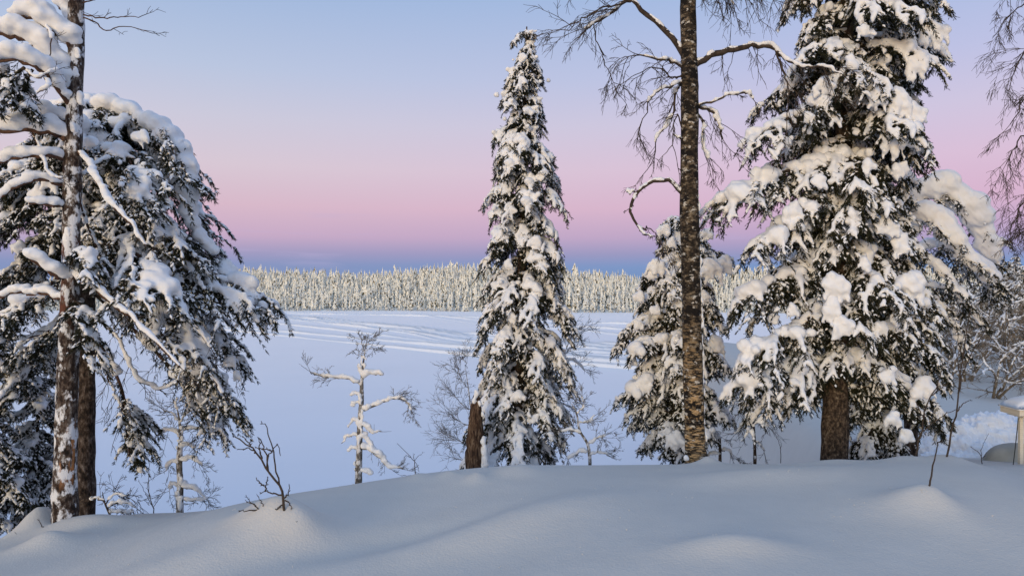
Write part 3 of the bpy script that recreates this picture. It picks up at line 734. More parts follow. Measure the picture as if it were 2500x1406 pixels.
rgc = np.random.default_rng(505)
def clump(T, px, py, Y, r, fingers=4):
    sn = Snow(); c = T.loc(P(px, py, Y)); asp = rgc.uniform(.8,1.2)
    sn.add(c, (r*.8*asp, r*.7, r*.7)); sn.add(c+np.array((rgc.normal()*.35*r, 0, r*.5)), (r*.6, r*.55, r*.5))
    for k in range(5):
        a = rgc.uniform(0,6.28); q = c+np.array((math.cos(a)*.75*r*asp, -.15*r, math.sin(a)*.55*r-.15*r)); sn.add(q, r*rgc.uniform(.28,.5)*np.array((1.1,.9,rgc.uniform(.8,1.2))))
    for k in range(fingers+1):
        x = r*asp*(-1+2*(k+.5)/(fingers+1))+rgc.normal()*.08*r; L_ = r*rgc.uniform(.5,1.7); rr = r*rgc.uniform(.18,.33)
        for u in np.linspace(0, 1, 7): sn.add(c+np.array((x*(1+.25*u), -.2*r+rgc.normal()*.02, -.25*r-L_*u)), rr*(1.1-.5*u)*rgc.uniform(.8,1.2))
    o = snow_obj(sn, T.o, .026, 1, 'snow_clump', amp=.009)
def clumps(T, Y, half, axpx, lst):
    for px, py, r in lst:
        dx = (px-axpx)/FPX*Y; clump(T, px, py, Y-math.sqrt(max(half*half-dx*dx, .04))*.72, r*.86, 3 if r < .14 else 5)
clumps(T2, 11.2, 1.35, 2060, [(2278,75,.20),(2238,150,.19),(2195,245,.22),(2225,275,.20),(2195,330,.22),(2140,235,.15),(2000,440,.12),(1935,515,.17),(1945,545,.13),(2040,690,.19),(2030,745,.17),(2055,790,.17),(2215,690,.22),(2165,545,.17),(2195,590,.15),(2110,75,.12),(2080,150,.12),(2010,205,.14),
   (1935,755,.11),(1890,775,.09),(1915,805,.09),(2085,520,.10),(2195,410,.13),(2120,400,.12),(1915,345,.10),(1905,625,.08),(2250,940,.19),(2165,910,.12),(2145,800,.13),(2190,770,.12),(2180,1020,.13),(2215,1060,.12),(1975,285,.10),(2040,290,.09),(1865,905,.11),(1940,930,.08),(2110,640,.10)])
for q in [[(2050,390),(1960,410,-.3),(1880,430,-.5),(1820,462,-.6),(1775,490,-.6)], [(2045,520),(1960,540,-.4),(1890,570,-.6),(1845,600,-.7)], [(2045,630),(1960,660,-.3),(1880,690,-.5),(1820,730,-.6)], [(2040,880),(1960,885,-.4),(1880,900,-.6),(1810,930,-.7)], [(2055,250),(1980,270,-.3),(1900,300,-.5),(1850,335,-.6)],
          [(2040,790),(1950,800,-.5),(1880,830,-.7),(1840,860,-.8)], [(2070,120),(2150,110,-.3),(2220,120,-.4),(2270,150,-.4)], [(2060,300),(2140,280,-.5),(2210,320,-.7),(2240,360,-.7)]]:
    S = dict(ST['heavy']); S.update(fn=16, p1=-40, ax=.06, cov=.62, nstep=.042, lobe=3); p = spline(T2.loc(PP(q, 11.2)), 18); w, nd, sn = grow(p, S, rgc)
    b = link('bough', w.mesh('bough', 'twig'), T2.o); link('needles', nd.mesh('needles', ['needle', 'snow'], False), b); snow_obj(sn, b, .027, 1)
# pine behind their right flank, its boughs arched over by the snow load
YA = 13.2
base = ground_at(2225, YA); base[2] -= .1
TA = Tree('pine_tree', 'pine with thick arched snow boughs bowing down to the right of the great spruces', 'tree', base)
trunk_obj(TA, PP([(2225,1180),(2222,900),(2218,700),(2220,520),(2235,440)], YA), [.12,.11,.09,.06,.02], 'bark_pine', 40, 12, 77)
rga = np.random.default_rng(78)
for q, ax_, kw in [([(2222,540),(2245,480,-.1),(2300,470,-.2),(2360,520,-.2),(2400,580,-.2),(2425,640,-.2)], [.14,.23,.28,.28,.24,.14], {}),
               ([(2222,580),(2250,530,-.4),(2300,560,-.6),(2345,620,-.7),(2390,660,-.7),(2420,690,-.7)], [.12,.20,.23,.21,.15,.16], {}),
               ([(2220,640),(2270,640,-.5),(2320,690,-.7),(2350,740,-.7)], [.08,.10,.09,.06], {}), ([(2220,620),(2290,600,.3),(2360,650,.4),(2410,700,.4),(2430,730,.4)], [.08,.12,.12,.10,.06], {}),
               ([(2220,720),(2280,740,-.3),(2330,800,-.4),(2345,860,-.4)], [.07,.09,.08,.05], {}), ([(2220,700),(2290,700,.2),(2350,740,.3),(2390,790,.3)], [.07,.08,.07,.05], {}), ([(2222,560),(2200,500,-.3),(2185,520,-.7),(2180,580,-.9)], [.09,.13,.12,.07], {})]:
    S = dict(ST['pine']); S.update(fn=8, fl=.20, cur=20, sp=.5, ax=.02); p = spline(TA.loc(PP(q, YA)), 20); w, nd, sn = grow(p, S, rga)
    b = link('bough', w.mesh('bough', 'limb_red'), TA.o); link('needles', nd.mesh('needles', ['needle', 'snow'], False), b)
    snow_line_late.append((sn, p, ax_, b))

# ------------------------------------------------------------------ small pine behind the birch
tab = [(520,1625,1660),(540,1600,1735),(600,1588,1742),(650,1570,1790),(720,1540,1792),(800,1525,1770),(880,1492,1780),(960,1500,1790),(1020,1495,1790),(1110,1560,1750)]
T4, _, _ = conifer('pine_tree', 'short bushy pine with round snow pillows behind the birch trunk', 13.6, lin((520,1655),(1150,1650)), tab, 'puff', 84, 31, 528, 1110, .09, 'bark_pine')

clumps(T4, 13.6, .95, 1655, [(1618,560,.13),(1640,590,.12),(1605,650,.17),(1590,665,.13),(1735,650,.20),(1765,640,.17),(1722,570,.13),(1560,720,.11),(1600,755,.11),(1545,880,.10),(1570,930,.19),(1640,880,.14),(1660,890,.13),(1745,840,.20),(1755,880,.14),(1650,1070,.18),(1560,790,.10),(1640,700,.10),(1720,720,.12)])
clumps(T1, 13.0, .75, 1272, [(1305,590,.13),(1265,965,.12),(1290,270,.09),(1320,430,.10),(1250,770,.10),(1310,700,.10),(1340,560,.10),(1275,140,.09),(1240,640,.09),(1345,830,.11),(1220,850,.10),(1300,1020,.10),(1330,950,.10)])
for sn, p, ax_, b in snow_line_late:
    snow_line(sn, p, ax_, rga, .55, .8, 0, lim=1.1); snow_obj(sn, b, .028, 4)
# ------------------------------------------------------------------ drooping pine on the left
YL = 10.6
base = ground_at(205, YL); base[2] -= .1
T5 = Tree('pine_tree', 'broad drooping pine with a domed snow top behind the leaning dead trunk on the left', 'tree', base)
_, _, _ = trunk_obj(T5, PP([(205,1275),(207,1100),(212,800),(222,520),(240,290)], YL), [.15,.135,.11,.08,.03], 'bark_pine', 46, 14, 12)
rg = np.random.default_rng(41); SP = dict(ST['pine'])
def big_bough(T, pts_, Y, **kw):
    S = dict(SP); S.update(nstep=.050, lobe=3, nl=.038); S.update(kw); p = spline(T.loc(PP(pts_, Y)), 24)[:21]; w, nd, sn = grow(p, S, rg)
    b = link('bough', w.mesh('bough', 'limb_red'), T.o); link('needles', nd.mesh('needles', ['needle', 'snow'], False), b); snow_obj(sn, b, .027, 1); return b
B5 = [[(225,330),(300,300),(380,320,-.3),(440,400,-.4),(460,480,-.4)], [(225,380),(320,380,.2),(420,450,.2),(480,560,.2),(530,620,.2)],
      [(225,420),(300,450,-.3),(370,530,-.6),(430,590,-.7),(480,640,-.7)], [(220,480),(330,520),(450,600),(570,685),(700,770)],
      [(220,520),(330,560,-.3),(450,660,-.4),(560,720,-.4),(640,760,-.3)],
      [(215,640),(330,660,.3),(450,740,.4),(530,830,.5),(590,930,.5)], [(215,600),(300,650,-.4),(390,740,-.7),(450,830,-.8),(470,900,-.8)],
      [(215,700),(320,760,-.2),(430,850,-.3),(510,950,-.3),(565,1055,-.2)], [(215,700),(300,780,.3),(400,880,.4),(480,980,.4),(535,1105,.4)],
      [(212,800),(260,870,-.2),(300,960,-.2),(310,1060,-.2),(322,1170,-.1)], [(220,560),(290,580,-.8),(350,640,-1.2),(390,700,-1.4),(410,760,-1.4)],
      [(225,360),(280,350,-.5),(320,400,-.9),(340,470,-1.1),(350,540,-1.2)], [(225,300),(260,270,.2),(330,280,.4),(390,330,.5),(420,420,.5)],
      [(220,450),(160,450,-.3),(80,500,-.5),(10,560,-.6),(-60,640,-.6)], [(225,350),(150,330,.2),(80,360,.3),(0,420,.3),(-70,500,.3)],
      [(215,600),(130,620,.1),(40,680,.1),(-40,760,.1),(-90,830,.1)], [(215,680),(130,690,-.6),(70,740,-.9),(20,800,-1.0),(-10,860,-1.0)],
      [(215,560),(160,600,.8),(90,640,1.0),(30,720,1.1),(0,780,1.1)], [(212,760),(150,800,.2),(90,860,.3),(50,930,.3),(30,1010,.3)]]
for k, q in enumerate(B5):
    low = k in (5,7,8,9)
    big_bough(T5, q, YL, fn=13 if low else 17, fl=.30 if low else .33, f0=.60 if low else .2, cur=10 if low else 46)
for q in [[(230,300),(250,260,-.2),(330,285,-.2),(400,330,-.2),(450,420,-.1)], [(232,310),(220,265,.1),(215,300,-.3),(215,370,-.6),(220,440,-.7)]]:
    big_bough(T5, q, YL, fn=16, fl=.30, pp=.6, pil=.12, ax=.10, fr=.06, bead=False)
z5 = lambda py: CZ-(py-703)/FPX*YL-base[2]
lf = np.array([(z5(260),.5),(z5(400),1.2),(z5(600),1.5),(z5(800),1.5),(z5(1000),1.0)]); rt = np.array([(z5(260),.5),(z5(400),1.0),(z5(560),1.2),(z5(760),1.9),(z5(1000),1.6)])
dress(T5.o, 'pine', lambda z: np.array((.1*z/6, 0, z)), z5(255), z5(680), lf, rt, 38, rg, base, 0, None, .8)
clumps(T5, YL, 1.5, 230, [(452,748,.13),(462,770,.10),(420,560,.12),(390,590,.10),(500,650,.10),(345,330,.11),(225,345,.10),(540,690,.10),(585,715,.10),(640,745,.09),(320,640,.09),(90,470,.13),(120,440,.12),(30,800,.10),(45,600,.10),(345,690,.10),(560,880,.09),(580,915,.08)])
# snow dome on its crown
sn = Snow()
dome = [(232,268,0,.11),(236,300,.1,.13),(262,266,-.1,.10),(290,260,-.1,.14),(318,262,-.05,.13),(334,276,0,.09),(355,290,0,.13),(380,305,0,.15),(402,330,0,.17),(422,362,0,.17),(436,398,0,.17),(445,435,.03,.16),(450,472,.05,.14),(452,508,.08,.12),(462,540,.1,.10),
   (300,290,.25,.2),(350,320,.3,.22),(395,370,.3,.22),(415,430,.3,.18),(478,570,.12,.09),(496,592,.15,.09),(512,608,.15,.07),(205,290,.1,.12)]
for px, py, dy, r in dome:
    if px > 340: px += 10; dy -= .35; r *= 1.08
    c = T5.loc(P(px, py+4, YL+dy)); sn.add(c, (r*1.05, r*1.3, r)); sn.add(c+rg.normal(size=3)*.04, r*.8)
snow_obj(sn, T5.o, .02, 7)
for q, r0, sw in [([(215,650),(300,700,-.5),(400,790,-.7),(480,870,-.8),(545,960,-.8)], .030, [.04,.045,.04,.035,.025]), ([(215,760),(290,830,-.4),(330,920,-.5),(390,950,-.5),(440,925,-.5)], .016, [.02,.025,.035,.035,.02]), ([(212,820),(245,880,-.3),(275,950,-.3),(300,1000,-.3)], .018, [.03,.03,.02]),
               ([(215,560),(300,640,-.7),(390,700,-.9),(470,790,-1.),(520,850,-1.)], .028, [.05,.05,.045,.04,.02]), ([(215,720),(150,780,-.4),(90,820,-.5),(20,830,-.5)], .024, [.04,.05,.04,.03])]:
    limb(T5, PP(q, YL), r0, r0*.35, rg, 'limb_red', sw, dict(n=7, l=.35, depth=1, r=.006, grav=.2, kids=3), snow_kw=dict(off=.7, flat=.7, gap=.05))
# bare inner twigs hanging under the crown
tm = MB()
for q in B5[3:11]:
    p = spline(T5.loc(PP(q, YL)), 12)
    for _ in range(7):
        i = rg.integers(2,11); twigs(tm, p[i], np.array((rg.normal()*.5, rg.normal()*.5, -.9)), rg.uniform(.3,.7), rg, 2, .006, .3, .5, 3)
tag(link('twigs', tm.mesh('twigs', 'twig', False), T5.o), kind='stuff')

# dark young spruces low on the bank at the left edge
def bank_spruce(px, Y, pytop, pybot, wpx, n, seed, label, style='pine'):
    tab = [(pytop, px-4, px+4), (pytop+.3*(pybot-pytop), px-wpx*.35, px+wpx*.35), (pytop+.8*(pybot-pytop), px-wpx*.5, px+wpx*.5), (pybot, px-wpx*.4, px+wpx*.4)]
    return conifer('spruce_tree', label, Y, lambda py: px, tab, style, n, seed, pytop, pybot, .06, 'bark_spruce')
bank_spruce(92, 12.0, 860, 1290, 190, 40, 51, 'dark young conifer low on the bank just left of the leaning dead trunk')
bank_spruce(-25, 11.2, 700, 1310, 210, 44, 52, 'dark conifer cut off by the left edge of the picture')

# ------------------------------------------------------------------ leaning dead trunk on the left
YD = 9.0
base = P(158, 1285, YD)
T6 = Tree('dead_pine_tree', 'leaning dead pine trunk with peeling bark and thick snow on bare limbs at the left', 'tree', base)
trunk_obj(T6, PP([(158,1290),(160,1150),(166,900),(172,650),(178,400),(184,200),(186,0),(190,-250),(196,-480)], YD), [.145,.135,.115,.10,.098,.09,.085,.06,.02], 'bark_dead', 70, 16, 5, .08)
rd = np.random.default_rng(61)
def dl(pts_, r0, r1, snow, tw=None, **kw): return limb(T6, PP(pts_, YD), r0, r1, rd, 'limb_red', snow, tw, snow_kw=kw.pop('sk', dict(off=.92, flat=.8, gap=.02)), **kw)
dl([(188,128),(150,95,-.1),(95,50,-.2),(30,40,-.25)], .035, .014, [.10,.13,.13,.12,.06])
dl([(182,225),(140,170,-.1),(90,105,-.2),(40,92,-.3),(-20,80,-.3)], .042, .018, [.09,.14,.15,.12,.09])
dl([(186,60),(150,20,.1),(110,-20,.1)], .03, .012, [.06,.10,.08])
dl([(176,345),(130,325,-.1),(70,318,-.2),(-30,325,-.2)], .042, .02, [.08,.11,.12,.09])
dl([(178,300),(120,285,.1),(60,285,.2),(-30,305,.2)], .035, .016, [.07,.09,.10,.08])
dl([(176,265),(130,200,-.3),(80,160,-.5),(20,150,-.6),(-40,165,-.6)], .03, .014, [.06,.10,.12,.11,.08])
dl([(170,392),(110,382,-.2),(50,385,-.3),(-30,405,-.3)], .026, .012, [.05,.07,.08,.06])
dl([(168,455),(110,440,-.2),(50,450,-.3),(-10,490,-.3)], .024, .010, [.045,.055,.06,.04])
dl([(168,503),(120,500,-.2),(70,495,-.3)], .020, .010, [.045,.055,.05])
dl([(172,690),(130,668,-.2),(95,645,-.3),(68,628,-.35)], .030, .014, [.08,.095,.085,.06])
dl([(170,740),(110,720,.2),(40,715,.3),(-30,740,.3)], .02, .010, [.05,.06,.06,.05])
dl([(186,365),(225,420,-.2),(265,490,-.3),(320,550,-.4),(360,600,-.4)], .024, .008, [.03,.045,.04,.03,.02], dict(n=3, l=.3, depth=1, r=.005))
dl([(178,672),(225,705,-.2),(290,755,-.3),(345,795,-.4),(440,900,-.5)], .030, .008, [.075,.05,.038,.03,.02], dict(n=5, l=.35, depth=1, r=.006))
dl([(180,450),(215,560,.3),(260,640,.3),(320,690,.3)], .018, .007, [.025,.03,.025,.02], dict(n=4, l=.3, depth=1, r=.005))
for q in [[(188,30),(240,45),(290,42),(350,42)], [(188,40),(235,55),(255,75),(300,65),(370,82)], [(188,10),(230,0),(250,-20),(300,-60)], [(188,-60),(260,-100),(330,-110),(400,-90)], [(188,-180),(120,-230),(60,-240)]]:
    dl(q, .010, .004, None, dict(n=4, l=.22, depth=1, r=.005, kids=2), jit=.006)
for q in [[(110,60,-.2),(125,95,-.3),(120,150,-.3),(130,165,-.3)], [(90,110,-.2),(55,120,-.3),(50,150,-.3)], [(60,170,-.5),(90,190,-.6),(140,170,-.5)], [(100,180,-.5),(120,210,-.6),(90,230,-.6)], [(80,325,-.2),(120,420,-.3),(150,440,-.3)]]:
    dl(q, .009, .004, [.02,.025,.02], dict(n=3, l=.2, depth=1, r=.004, kids=2), jit=.008)
# snow packed against the bark
for px, py, r in [(195,240,.06),(188,130,.05),(165,565,.05),(160,580,.05),(185,175,.05),(178,310,.05)]: 
    sn = Snow(); c = T6.loc(P(px, py, YD-.08)); sn.add(c, (r*.8, r*.6, r*1.4)); sn.add(c+np.array((.02,0,-r*.8)), r*.6); snow_obj(sn, T6.o, .015, 3)
# needle clumps of its living branch at the left edge
Ssm = dict(SP); Ssm.update(fn=14, fl=.20, cur=60, sp=.6, pp=.4, pil=.07)
for q in [[(60,165,-.5),(30,190,-.5),(10,230,-.6),(0,270,-.6)], [(80,170,-.4),(60,205,-.4),(60,240,-.4),(70,265,-.4)], [(20,160,-.4),(-10,200,-.3),(-20,250,-.3)], [(178,735),(200,750,-.15),(212,810,-.2),(220,880,-.2)], [(178,610),(200,615,-.15),(212,650,-.2),(218,690,-.2)]]:
    p = spline(T6.loc(PP(q, YD)), 10); w, nd, s_ = grow(p, Ssm, rd)
    b = link('bough', w.mesh('bough', 'twig'), T6.o); link('needles', nd.mesh('needles', ['needle', 'snow'], False), b); snow_obj(s_, b, .024, 1)

# ------------------------------------------------------------------ birch
YB = 10.4
base = P(1698, 1150, YB)
T7 = Tree('birch_tree', 'bare birch with tall dark flaking trunk and a looped lower branch', 'tree', base)
trunk_obj(T7, PP([(1698,1160),(1697,1080),(1692,900),(1687,700),(1683,500),(1684,300),(1682,150),(1680,0),(1676,-250),(1668,-520)], YB), [.150,.142,.136,.132,.128,.122,.115,.105,.08,.03], 'bark_birch', 90, 18, 9, .05)
rb = np.random.default_rng(71)
def bl(pts_, r0, r1, snow=None, tw=None, **kw): return limb(T7, PP(pts_, YB), r0, r1, rb, 'twig', snow, tw, snow_kw=kw.pop('sk', dict(off=.7, flat=.7, gap=.06)), **kw)
dr = lambda n, l, **k: dict(dict(n=n, l=l*1.1, depth=2, r=.0066, grav=.45, kids=3, wig=.5), **k)
bl([(1678,150),(1650,105),(1605,55),(1560,20),(1535,2),(1500,25),(1455,55),(1430,70)], .045, .012, [0.040,0.032,0.029,0.025,0.022,0.029,0.025], dr(10, .55, t0=.5, dir=(-.6,0,-.2)))
bl([(1540,5),(1470,20,-.2),(1420,50,-.3),(1380,75,-.3)], .014, .006, None, dr(8, .5, dir=(-.7,0,-.1)))
bl([(1450,60),(1460,110,.1),(1480,160,.1),(1500,210,.1)], .010, .004, None, dr(5, .35, dir=(0,0,-.6)))
bl([(1695,160),(1740,135),(1790,120),(1840,112),(1890,120),(1905,140)], .05, .026, [0.043,0.036,0.032,0.036,0.058,0.029], dr(9, .45, dir=(0,0,-.8), t0=.3))
bl([(1895,125),(1940,155,-.2),(1975,165,-.3),(2015,160,-.4),(2060,185,-.5)], .022, .006, [0.029,0.025,0.022,0.014], dr(7, .5, dir=(.1,-.2,-.5)))
bl([(1895,130),(1920,200,-.2),(1925,250,-.3),(1915,310,-.3)], .014, .005, None, dr(6, .4, dir=(0,-.1,-.7)))
bl([(1690,262),(1740,245,-.1),(1790,230,-.2),(1820,228,-.2),(1840,242,-.2)], .018, .010, [0.018,0.022,0.025,0.029,0.029], dr(2, .25))
bl([(1692,258),(1735,272,.1),(1752,300,.1),(1765,340,.1)], .026, .012, [0.036,0.040,0.043,0.032], dr(5, .4, dir=(.4,0,-.4)))
bl([(1690,262),(1716,300,.1),(1718,350,.1),(1730,385,.1)], .022, .010, [0.022,0.029,0.036,0.029], dr(5, .35, dir=(.3,0,-.5)), sk=dict(off=.3, flat=1., gap=.05, lim=1.1))
bl([(1675,170),(1640,150,-.1),(1610,145,-.2),(1560,135,-.2),(1530,140,-.2)], .022, .006, [0.032,0.029,0.022,0.000], dr(7, .5, dir=(-.5,0,-.1)))
bl([(1672,185),(1645,190,-.1),(1600,165,-.2),(1540,190,-.3)], .016, .005, None, dr(6, .45, dir=(-.5,0,-.3)))
bl([(1672,200),(1640,210,-.1),(1605,225,-.1),(1585,250,-.1),(1555,330,-.1)], .020, .005, [0.036,0.029,0.014,0.000], dr(7, .4, dir=(-.2,0,-.7)))
bl([(1672,195),(1648,225,.1),(1642,280,.1),(1610,330,.1),(1590,400,.1)], .022, .005, [0.036,0.036,0.014], dr(8, .42, dir=(-.2,0,-.7)))
bl([(1674,330),(1655,280,-.1),(1645,330,-.1),(1650,400,-.1)], .012, .004, None, dr(5, .3, dir=(-.2,0,-.7)))
bl([(1675,345),(1650,330,-.1)], .018, .010, [0.014])
bl([(1678,478),(1655,460),(1625,440),(1590,440),(1560,465),(1542,495),(1540,525),(1555,550),(1580,565)], .038, .014, [0.036,0.032,0.029,0.025,0.022,0.014,0.014], None, sk=dict(off=.6, flat=.7, gap=.05, lim=1.1))
bl([(1552,470),(1535,465),(1538,475)], .012, .008, [0.022])
bl([(1565,555),(1590,560,.1),(1610,590,.1),(1625,610,.1)], .010, .004, None, dr(6, .22, dir=(0,0,-.7), r=.004))
bl([(1545,500),(1530,515),(1522,522)], .007, .003)
bl([(1556,552),(1575,572),(1600,580)], .015, .008, [0.022,0.022,0.014])
# upper limbs above the frame, their twigs hang into it
for q, l in [([(1682,-60),(1740,-110),(1800,-100),(1850,-50,.1)], .6), ([(1682,-20),(1730,-70,-.2),(1780,-60,-.3),(1830,-10,-.3)], .5), ([(1680,-120),(1740,-190,.2),(1820,-190,.3),(1890,-120,.3)], .7),
             ([(1676,-100),(1600,-150),(1520,-140),(1440,-90)], .6), ([(1676,-180),(1580,-230,.3),(1480,-220,.3),(1400,-150,.3)], .6), ([(1682,-10),(1720,-40,.2),(1760,-30,.3),(1790,10,.3)], .45)]:
    bl(q, .022, .008, [.03,.03,.02], dr(13, l, dir=(.1,0,-1.0)))
sn = Snow()
for px, py, r in [(1708,1105,.04),(1704,1090,.03),(1676,1118,.035)]: sn.add(T7.loc(P(px, py, YB-.1)), (r*1.1, r*.6, r*1.2))
for py in range(480, 1080, 16):
    sn.add(T7.loc(P(1685+14*(py-500)/600+20+2*rb.normal(), py+rb.normal()*4, YB-.02)), (.012+.012*rb.random(), .03, .06))
snow_obj(sn, T7.o, .012, 3)

# drooping birch whose twigs enter at the right edge
YR = 11.0
base = P(2640, 1190, YR)
T8 = Tree('birch_tree', 'birch beyond the right edge with bare twigs hanging into the sky', 'tree', base)
trunk_obj(T8, PP([(2640,1200),(2630,800),(2625,400),(2620,0),(2610,-400)], YR), [.12,.11,.095,.08,.02], 'bark_birch', 50, 12, 19, .05)
rr8 = np.random.default_rng(81)
for q, n_, l in [([(2622,60),(2560,-10),(2500,10),(2450,50,.1)], 9, .5), ([(2622,160),(2560,100),(2500,130),(2465,200)], 11, .55), ([(2624,260),(2570,210),(2510,230),(2470,300)], 11, .5),
               ([(2626,400),(2570,330),(2500,330),(2460,400)], 11, .5), ([(2628,560),(2570,480),(2510,480),(2470,560)], 12, .5), ([(2628,640),(2580,560),(2520,540),(2480,580)], 14, .4), ([(2620,0),(2560,-80),(2500,-60),(2460,0)], 8, .5)]:
    limb(T8, PP(q, YR), .02, .006, rr8, 'twig', None, dict(n=n_, l=l, depth=2, r=.005, grav=.5, kids=4, wig=.45, dir=(-.25,0,-.5), t0=.4))

# ------------------------------------------------------------------ small snow-caked snags and bushes
def snag(name, label, Y, trunk, rad, limbs, seed, base_extra=40, mat='bark_snag', tmat='twig_frost', cat='tree'):
    rng = np.random.default_rng(seed); base = P(trunk[0][0], trunk[0][1]+base_extra, Y)
    T = Tree(name, label, cat, base); trunk_obj(T, [base]+PP(trunk, Y), rad, mat, 40, 10, seed, .1)
    tp = spline(T.loc(PP(trunk, Y)), 30); sn = Snow()
    for k in range(16):
        i = int(rng.integers(2, 24)); r_ = rad[0]*rng.uniform(.45,.85)*(1-i/40); u_ = rng.uniform(-1.2,1.2)
        for e_ in range(3): sn.add(tp[i]+np.array((u_*rad[0]*.6, -rad[0]*.7, -e_*r_*.8)), (r_*(1-.25*e_), r_*.7, r_))
    if cat == 'tree': snow_obj(sn, T.o, .014, 2, split=True)
    for q, r0, snow, tw in limbs:
        limb(T, PP(q, Y), r0, r0*.4, rng, mat, [v*.76 for v in snow] if snow else None, tw, n=14, jit=.010, snow_kw=dict(off=.65, flat=.8, gap=.04), twig_mat=tmat, voxel=.016)
    return T, rng
fan = lambda n, l, **k: dict(dict(n=n, l=l*1.25, depth=2, r=.0042, kids=3, wig=.32, t0=.6), **k)
YS = 11.4
T9, r9 = snag('dead_birch_tree', 'small crooked dead tree caked in snow with one arm to the left, before the lake', YS,
 [(876,1165),(878,1050),(882,980),(884,920),(888,880),(892,850),(900,815)], [.06,.05,.045,.035,.022,.012,.006,.003], [
 ([(882,940),(850,925),(800,918),(770,915),(755,908)], .02, [.05,.05,.045,.04,.02], fan(7, .22, t0=.4, dir=(-.3,0,.3))),
 ([(884,925),(900,912),(935,915)], .022, [.06,.075,.07,.05], None),
 ([(884,920),(878,900),(876,890)], .018, [.055,.05], None),
 ([(885,1002),(915,990),(945,978),(980,970)], .02, [.06,.055,.05,.045,.04], fan(9, .22, t0=.75, dir=(.3,0,0))),
 ([(980,970),(995,985,.05),(1005,1000,.05)], .010, [.03,.03], fan(7, .2, dir=(0,0,-.5))),
 ([(880,965),(866,958),(858,968)], .012, [.035,.035], None), ([(880,985),(868,982),(860,990)], .012, [.035,.035], None),
 ([(882,1030),(862,1026),(850,1045)], .014, [.045,.04,.02], None), ([(884,1030),(905,1055),(915,1056),(930,1052)], .016, [.06,.06,.04,.02], fan(2, .12, depth=0)),
 ([(878,1065),(860,1062),(845,1068),(836,1082)], .015, [.035,.045,.04,.015], None), ([(878,1095),(862,1092),(850,1102)], .015, [.045,.045,.02], None),
 ([(880,1090),(905,1100),(930,1120),(950,1140),(985,1142)], .028, [.07,.08,.075,.05,.025], fan(7, .18, t0=.6)),
 ([(880,1060),(900,1080),(915,1110,-.05)], .02, [.06,.06,.03], fan(4, .15, depth=1, dir=(0,0,-.5))),
 ([(876,1120),(866,1130),(868,1150)], .012, [.02], None), ([(880,1150),(900,1152),(905,1160)], .012, [.06,.05], None),
 ([(890,860),(885,840),(880,825)], .006, None, fan(6, .14, t0=.1, dir=(-.2,0,.2))), ([(892,850),(905,832),(915,822)], .006, None, fan(7, .14, t0=.1, dir=(.3,0,.1))),
 ([(892,856),(908,850),(922,852)], .006, None, fan(6, .12, t0=.1, dir=(.3,0,-.2))), ([(888,875),(872,856),(870,850)], .005, None, fan(5, .12, t0=.2)),
 ], 91)
T10, r10 = snag('dead_birch_tree', 'small snow caked tree with fine frosted twigs standing right of the left pine', 11.8,
 [(438,1250),(440,1180),(438,1120),(442,1070),(438,1030),(432,990)], [.06,.055,.05,.045,.035,.02,.006], [
 ([(440,1060),(415,1050),(385,1060)], .016, [.05,.05,.02], fan(9, .28, t0=.2, dir=(-.3,0,.2))), ([(440,1050),(465,1045),(500,1050)], .016, [.05,.045,.02], fan(8, .25, t0=.2)),
 ([(438,1030),(420,1010),(395,1000)], .012, [.035,.02], fan(8, .25, t0=.2, dir=(-.3,0,.2))), ([(438,1030),(460,1005),(480,1000)], .012, [.03,.02], fan(8, .25, t0=.2)),
 ([(440,1130),(415,1130),(405,1150)], .014, [.06,.05,.02], fan(4, .2)), ([(440,1125),(470,1120),(495,1135)], .016, [.07,.05,.02], fan(6, .22)),
 ([(440,1190),(420,1180),(415,1200)], .014, [.05,.04], fan(3, .2)), ([(440,1185),(475,1195),(500,1215)], .018, [.07,.06,.03], fan(6, .2)), ([(440,1090),(460,1085),(475,1095)], .014, [.06,.05], fan(4, .2)),
 ([(440,1220),(470,1222),(500,1220)], .012, [.05,.04], fan(6, .2)), ([(432,1000),(430,985),(432,975)], .006, [.03], fan(8, .2, t0=.1)),
 ], 92)
T11, r11 = snag('leafless_shrub', 'snow caked leafless shrub at the right foot of the middle spruce', 12.2,
 [(1440,1125),(1435,1085),(1415,1050),(1408,1010),(1395,985)], [.03,.028,.024,.02,.012,.006], [
 ([(1435,1085),(1460,1070),(1480,1060)], .014, [.04,.035,.02], fan(7, .25, t0=.3)), ([(1420,1060),(1395,1050),(1370,1055)], .014, [.05,.04], fan(7, .25, t0=.3)),
 ([(1438,1110),(1465,1105),(1485,1112)], .014, [.04,.03], fan(7, .22, t0=.3)), ([(1430,1100),(1405,1110),(1385,1120)], .014, [.05,.04], fan(6, .2, t0=.3)),
 ([(1408,1010),(1425,990),(1420,970)], .010, [.025], fan(7, .22, t0=.3)), ([(1410,1030),(1440,1030),(1450,1015)], .010, [.03], fan(6, .22, t0=.3)),
 ], 93, 40, 'bark_snag', 'twig_frost', 'shrub')
